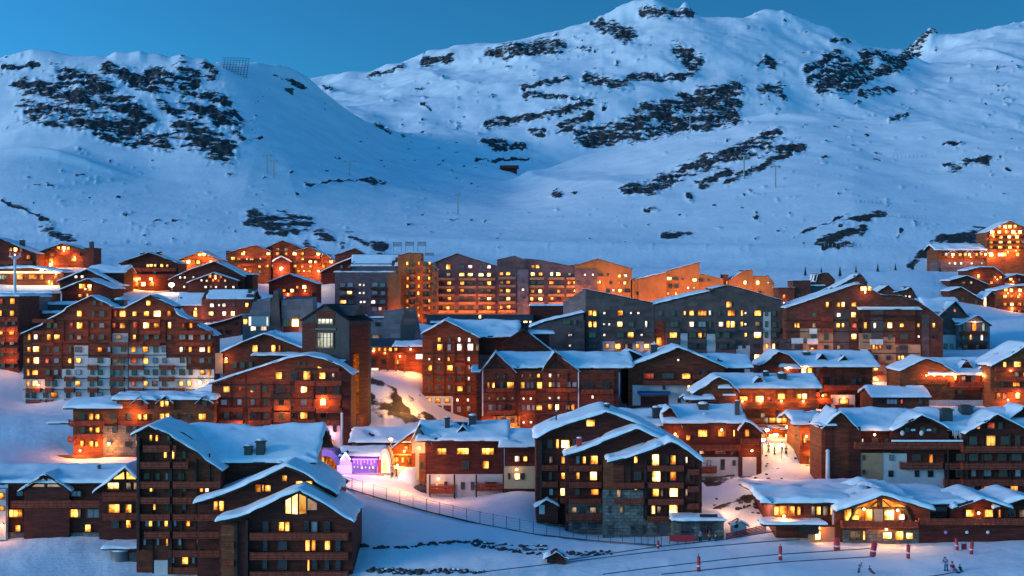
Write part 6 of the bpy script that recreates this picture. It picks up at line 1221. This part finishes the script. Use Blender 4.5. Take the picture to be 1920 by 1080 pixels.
# --- long safety net along the street edge
pts = [ray_ground(x, y) for x, y in ((622, 908), (700, 932), (800, 960), (900, 984), (1000, 1003), (1100, 1014), (1190, 1021), (1240, 1024))]
pts = [p for p in pts if p]
if len(pts) > 2:
    o = empty('net_fence', pts[0], 0, 'long thin net fence with a dark foot line across the foreground slope', 'fence'); L = []; m = MB(); base = pts[0]
    for a, b in zip(pts[:-1], pts[1:]):
        n = 4
        for i in range(n): L.append(a.lerp(b, i/n) - base)
    L.append(pts[-1]-base)
    for q in range(len(L)-1):
        for hh, rr in ((.12, .16), (.5, .015), (.9, .015), (1.3, .015), (1.7, .02), (2.1, .03)): m.tube(L[q]+Vector((0,0,hh)), L[q+1]+Vector((0,0,hh)), rr, n=4)
    m.build('net', M['dark_metal'], o)
    for q in range(0, len(L), 1): MB().tube(L[q]+Vector((0,0,-.6)), L[q]+Vector((0,0,2.3)), .055, n=6).build('post', M['dark_metal'], o)
# --- ropes and red padded posts on the piste
def rope(label, a, b, h0, h1, n=14, sag=.35, r=.075):
    A = ray_ground(*a); Bq = ray_ground(*b)
    if A is None or Bq is None: return
    o = empty('rope', A, 0, label, 'rope', 'ropes strung along the piste'); m = MB(); prev = None
    for i in range(n+1):
        t = i/n; p = A.lerp(Bq, t); p.z = ground(p.x, p.y) + h0*(1-t) + h1*t - sag*math.sin(math.pi*t)*.5
        q = p - A
        if prev is not None: m.tube(prev, q, r, n=5)
        prev = q
    m.build('strand', M['dark_metal'], o)
rope('uppermost thin rope from the tiny hut to the ice path', (1060, 1062), (1480, 1003), .9, .9); rope('second rope down from the tiny hut across the piste', (905, 1084), (1500, 1022), .9, .9); rope('third rope down reaching the padded post below the restaurant', (1130, 1090), (1636, 1040), 1.0, 1.0); rope('lowest rope across the right piste', (1240, 1090), (1640, 1056), 1.0, 1.0); rope('short rope at the bottom right by the blue figure', (1700, 1088), (1790, 1078), .4, .4)
def padpost(px, py, hpx, wpx, lab, lean=0):
    p = ray_ground(px, py)
    if p is None: return
    k = p.y/F; o = empty('padded_post', p, 0, lab, 'padded post', 'red padded posts on the piste'); h = hpx*k; w = wpx*k/2; l = math.sin(math.radians(lean))*h
    m = MB(); m.tube((0,0,-.1), (l*.92,0,h*.92), w, w*.95, 12); m.ball((l*.93,0,h*.92), w*.95, (1,1,.5), 12, 5); m.build('pad', M['red_paint'], o, True)
    m = MB(); m.tube((l*.3,0,h*.33), (l*.38,0,h*.42), w*1.03, n=12); m.build('stripe', M['white_metal'], o); MB().tube((0,0,-.6), (l*1.12,0,h*1.12), .05, n=6).build('pole', M['dark_metal'], o)
for a in ((1310, 1072, 30, 7, 'thin red padded post lowest in the middle of the piste'), (1463, 1051, 28, 7, 'dark red padded post on the third rope'), (1569, 1032, 23, 12, 'wide red padded post just below the restaurant left corner'), (1636, 1042, 25, 11, 'leaning red padded post in front of the restaurant gable', 8), (1703, 1046, 26, 7, 'thin red post right of the restaurant gable'), (1795, 1031, 22, 6, 'thin red post beside the red banner group', -6), (1821, 1039, 24, 7, 'rightmost red padded post on the snow', 4), (1042+192, 1028, 14, 5, 'small dark post at the right end of the net fence')): padpost(*a)
# red barrier by the bar and red sledge tracks
p = ray_ground(1256, 1017)
o = empty('red_barrier', p, 0, 'long red banner barrier in front of the bar', 'barrier'); k = p.y/F; MB().box(0, 46*k, 0, .12, .15, 1.15).build('banner', M['red_paint'], o)
for i in range(4): MB().tube((i*15*k, .2, -.5), (i*15*k, .2, 1.25), .06).build('post', M['dark_metal'], o)
p = ray_ground(1362, 1012); q = ray_ground(1436, 994)
o = empty('red_net', p, 0, 'low red piste net climbing the bank right of the bar', 'net'); m = MB(); d = q-p
for h in (.1, .35, .6, .85): m.tube((0,0,h), d+Vector((0,0,h)), .10, n=5)
m.build('net', M['red_paint'], o)
for i in range(5): c = d*(i/4); MB().tube(c, c+Vector((0,0,1.1)), .05).build('post', M['dark_metal'], o)
# --- people (skinned figures)
def person(px, py, label, coat, legs, pose='stand', D=None, scale=1.0, rz=0, group=None):
    p = ray_ground(px, py) if D is None else Wp(px, py, D)
    if p is None: return
    o = empty('person', p, rz, label, 'person', group)
    if pose == 'sit': J = {'pel': (0,0,.22), 'che': (0,.08,.62), 'nec': (0,.08,.80), 'hea': (0,.05,.98), 'kL': (-.14,-.42,.30), 'aL': (-.15,-.80,.10), 'kR': (.14,-.40,.32), 'aR': (.16,-.78,.10), 'sL': (-.19,.08,.70), 'eL': (-.28,-.12,.46), 'hL': (-.20,-.36,.40), 'sR': (.19,.08,.70), 'eR': (.28,-.10,.46), 'hR': (.22,-.34,.38)}
    elif pose == 'bend': J = {'pel': (0,0,.84), 'che': (0,-.28,1.18), 'nec': (0,-.40,1.30), 'hea': (0,-.50,1.40), 'kL': (-.12,-.06,.46), 'aL': (-.14,.05,.06), 'kR': (.12,-.10,.46), 'aR': (.14,.02,.06), 'sL': (-.19,-.30,1.22), 'eL': (-.24,-.42,.95), 'hL': (-.2,-.55,.75), 'sR': (.19,-.30,1.22), 'eR': (.24,-.42,.95), 'hR': (.2,-.58,.78)}
    else: J = {'pel': (0,0,.92), 'che': (0,0,1.30), 'nec': (0,0,1.47), 'hea': (0,-.01,1.64), 'kL': (-.11,-.08,.50), 'aL': (-.12,.06,.07), 'kR': (.11,.03,.49), 'aR': (.13,-.05,.07), 'sL': (-.19,0,1.40), 'eL': (-.27,.02,1.13), 'hL': (-.26,-.12,.90), 'sR': (.19,0,1.40), 'eR': (.28,0,1.13), 'hR': (.25,-.16,.92)}
    rad = {'pel': .16, 'che': .17, 'nec': .075, 'hea': .12, 'kL': .085, 'aL': .06, 'kR': .085, 'aR': .06, 'sL': .085, 'eL': .065, 'hL': .045, 'sR': .085, 'eR': .065, 'hR': .045}
    def skin(nm, keys, edges, mat, root, grow=1.0):
        me = bpy.data.meshes.new(nm); me.from_pydata([tuple(c*scale for c in J[k]) for k in keys], [(keys.index(a), keys.index(b)) for a, b in edges], [])
        ob = bpy.data.objects.new(nm, me); C.objects.link(ob); ob.parent = o; me.materials.append(M[mat]); md = ob.modifiers.new('skin', 'SKIN')
        for i, k in enumerate(keys): r = rad[k]*grow*scale; me.skin_vertices[0].data[i].radius = (r, r); me.skin_vertices[0].data[i].use_root = (k == root)
        ob.modifiers.new('sub', 'SUBSURF').levels = 1; ob.modifiers['sub'].render_levels = 1
        return ob
    E = [('pel','che'),('che','nec'),('nec','hea'),('pel','kL'),('kL','aL'),('pel','kR'),('kR','aR'),('che','sL'),('sL','eL'),('eL','hL'),('che','sR'),('sR','eR'),('eR','hR')]
    skin('body', list(J), E, 'skin', 'pel'); skin('jacket', ['pel','che','sL','eL','sR','eR'], [('pel','che'),('che','sL'),('sL','eL'),('che','sR'),('sR','eR')], coat, 'pel', 1.22)
    skin('trousers', ['pel','kL','aL','kR','aR'], [('pel','kL'),('kL','aL'),('pel','kR'),('kR','aR')], legs, 'pel', 1.2)
    h = J['hea']; MB().ball(tuple(c*scale for c in (h[0], h[1]+.01, h[2]+.07)), .15*scale, (1,1,.75), 10, 6).build('hat', M[coat], o, True)
    m = MB()
    for k in ('aL', 'aR'): a = J[k]; m.box((a[0]-.07)*scale, (a[0]+.07)*scale, (a[1]-.2)*scale, (a[1]+.1)*scale, (a[2]-.08)*scale, (a[2]+.06)*scale)
    m.build('boots', M['dark_cloth'], o)
    return o
person(1610, 1073, 'small person in blue kneeling over on the snow, left of a sitting child', 'blue_cloth', 'blue_cloth', 'bend', scale=.95, rz=.8); person(1631, 1074, 'small person in blue sitting on the snow', 'blue_cloth', 'dark_cloth', 'sit', scale=.9, rz=.6)
person(1774, 1070, 'person in a blue suit bending over beside a red seated one', 'blue_cloth', 'blue_cloth', 'bend', scale=1.35, rz=-.6); person(1786, 1072, 'person in a red jacket seated on the snow', 'red_cloth', 'blue_cloth', 'sit', scale=1.3, rz=.4); person(1800, 1070, 'small dark person far right of the group on the snow', 'dark_cloth', 'dark_cloth', 'sit', scale=.8)
for i, (x, y, c, l) in enumerate(((862, 893, 'dark_cloth', 'person in dark clothes at the lit street edge, left of two'), (869, 894, 'dark_cloth', 'person in dark clothes at the lit street edge, right of two'))): person(735+i*8, 893, l.replace('lit street edge', 'lit street by the violet tent'), c, 'dark_cloth', rz=i)
for i, (x, c, l) in enumerate(((1313, 'blue_cloth', 'person in a blue coat in front of the bar'), (1330, 'red_cloth', 'person in a red coat in front of the bar'), (1342, 'dark_cloth', 'person in dark clothes at the right corner of the bar'))): person(x, 1015, l, c, 'dark_cloth', rz=i*.7)
for i, (x, y) in enumerate(((1441, 848), (1452, 852), (1466, 846), (1474, 853))): person(x, y, ['leftmost dark person on top of the ice path', 'second dark person from the left on top of the ice path', 'third dark person from the left on top of the ice path', 'rightmost dark person on top of the ice path'][i], 'dark_cloth', 'dark_cloth', rz=i)
# red banner group near the right posts
p = ray_ground(1808, 1033); o = empty('banner', p, .3, 'small slanted red banner between two thin posts on the snow', 'banner'); MB().box(-.45, .45, 0, .06, .2, 1.1).build('cloth', M['red_cloth'], o); MB().tube((-.5,0,-.4), (-.5,0,1.3), .04).build('post', M['dark_metal'], o)
# ------------------------------------------------------------------ camera, sky, light
sc = bpy.context.scene
cam = bpy.data.cameras.new('camera'); cam.lens = 36 * F / 1920; cam.sensor_width = 36; cam.clip_end = 20000; cam.clip_start = 1
co = bpy.data.objects.new('camera', cam); C.objects.link(co); co.location = (0, 0, CZ); co.rotation_euler = (math.radians(90), 0, 0); sc.camera = co
w = bpy.data.worlds.new('World'); sc.world = w; w.use_nodes = True; nt = w.node_tree
SUN_EL = math.radians(SKY['el']); SUN_ROT = math.radians(SKY['rot'])
sky = nt.nodes.new('ShaderNodeTexSky'); sky.sky_type = 'NISHITA'; sky.sun_disc = False
sky.sun_elevation = SUN_EL; sky.sun_rotation = SUN_ROT; sky.altitude = 2300; sky.air_density = SKY['air']; sky.dust_density = SKY['dust']; sky.ozone_density = SKY['ozone']
bg = nt.nodes['Background']; bg.inputs['Strength'].default_value = SKY['st']
tcw = nt.nodes.new('ShaderNodeTexCoord'); dp = nt.nodes.new('ShaderNodeVectorMath'); dp.operation = 'DOT_PRODUCT'
nt.links.new(tcw.outputs['Generated'], dp.inputs[0]); dp.inputs[1].default_value = Vector(SKY['dark']).normalized()
mrw = nt.nodes.new('ShaderNodeMapRange'); mrw.interpolation_type = 'SMOOTHSTEP'
for k, v in (('From Min', -.2), ('From Max', 1.0), ('To Min', 1.0), ('To Max', SKY['anti'])): mrw.inputs[k].default_value = v
nt.links.new(dp.outputs['Value'], mrw.inputs['Value'])   # the sky away from the afterglow has already gone darker
mt = nt.nodes.new('ShaderNodeMixRGB'); mt.blend_type = 'MULTIPLY'; mt.inputs[0].default_value = 1; mt.inputs[2].default_value = (*SKY['tint'], 1)
nt.links.new(sky.outputs[0], mt.inputs[1])
ms = nt.nodes.new('ShaderNodeVectorMath'); ms.operation = 'SCALE'
nt.links.new(mt.outputs[0], ms.inputs[0]); nt.links.new(mrw.outputs[0], ms.inputs['Scale'])
nt.links.new(ms.outputs[0], bg.inputs['Color'])
sl = bpy.data.lights.new('sun', 'SUN'); sl.energy = SKY['sun']; sl.angle = math.radians(SKY['ang']); sl.color = SKY['suncol']
so = bpy.data.objects.new('sun', sl); C.objects.link(so)
e = math.radians(SKY['lamp_el']); d = Vector((math.sin(SUN_ROT)*math.cos(e), math.cos(SUN_ROT)*math.cos(e), math.sin(e)))
so.rotation_euler = (-d).to_track_quat('-Z', 'Y').to_euler(); so.location = (-50, -50, 300)
sc.view_settings.view_transform = 'Standard'; sc.view_settings.look = 'None'; sc.view_settings.gamma = 1; sc.view_settings.exposure = SKY['exp']
sc.render.engine = 'CYCLES'; sc.cycles.use_denoising = True; sc.cycles.use_adaptive_sampling = True
sc.cycles.max_bounces = 5; sc.cycles.diffuse_bounces = 3; sc.cycles.glossy_bounces = 2; sc.cycles.transmission_bounces = 2
sc.cycles.sample_clamp_indirect = 4; sc.cycles.caustics_reflective = False; sc.cycles.caustics_refractive = False
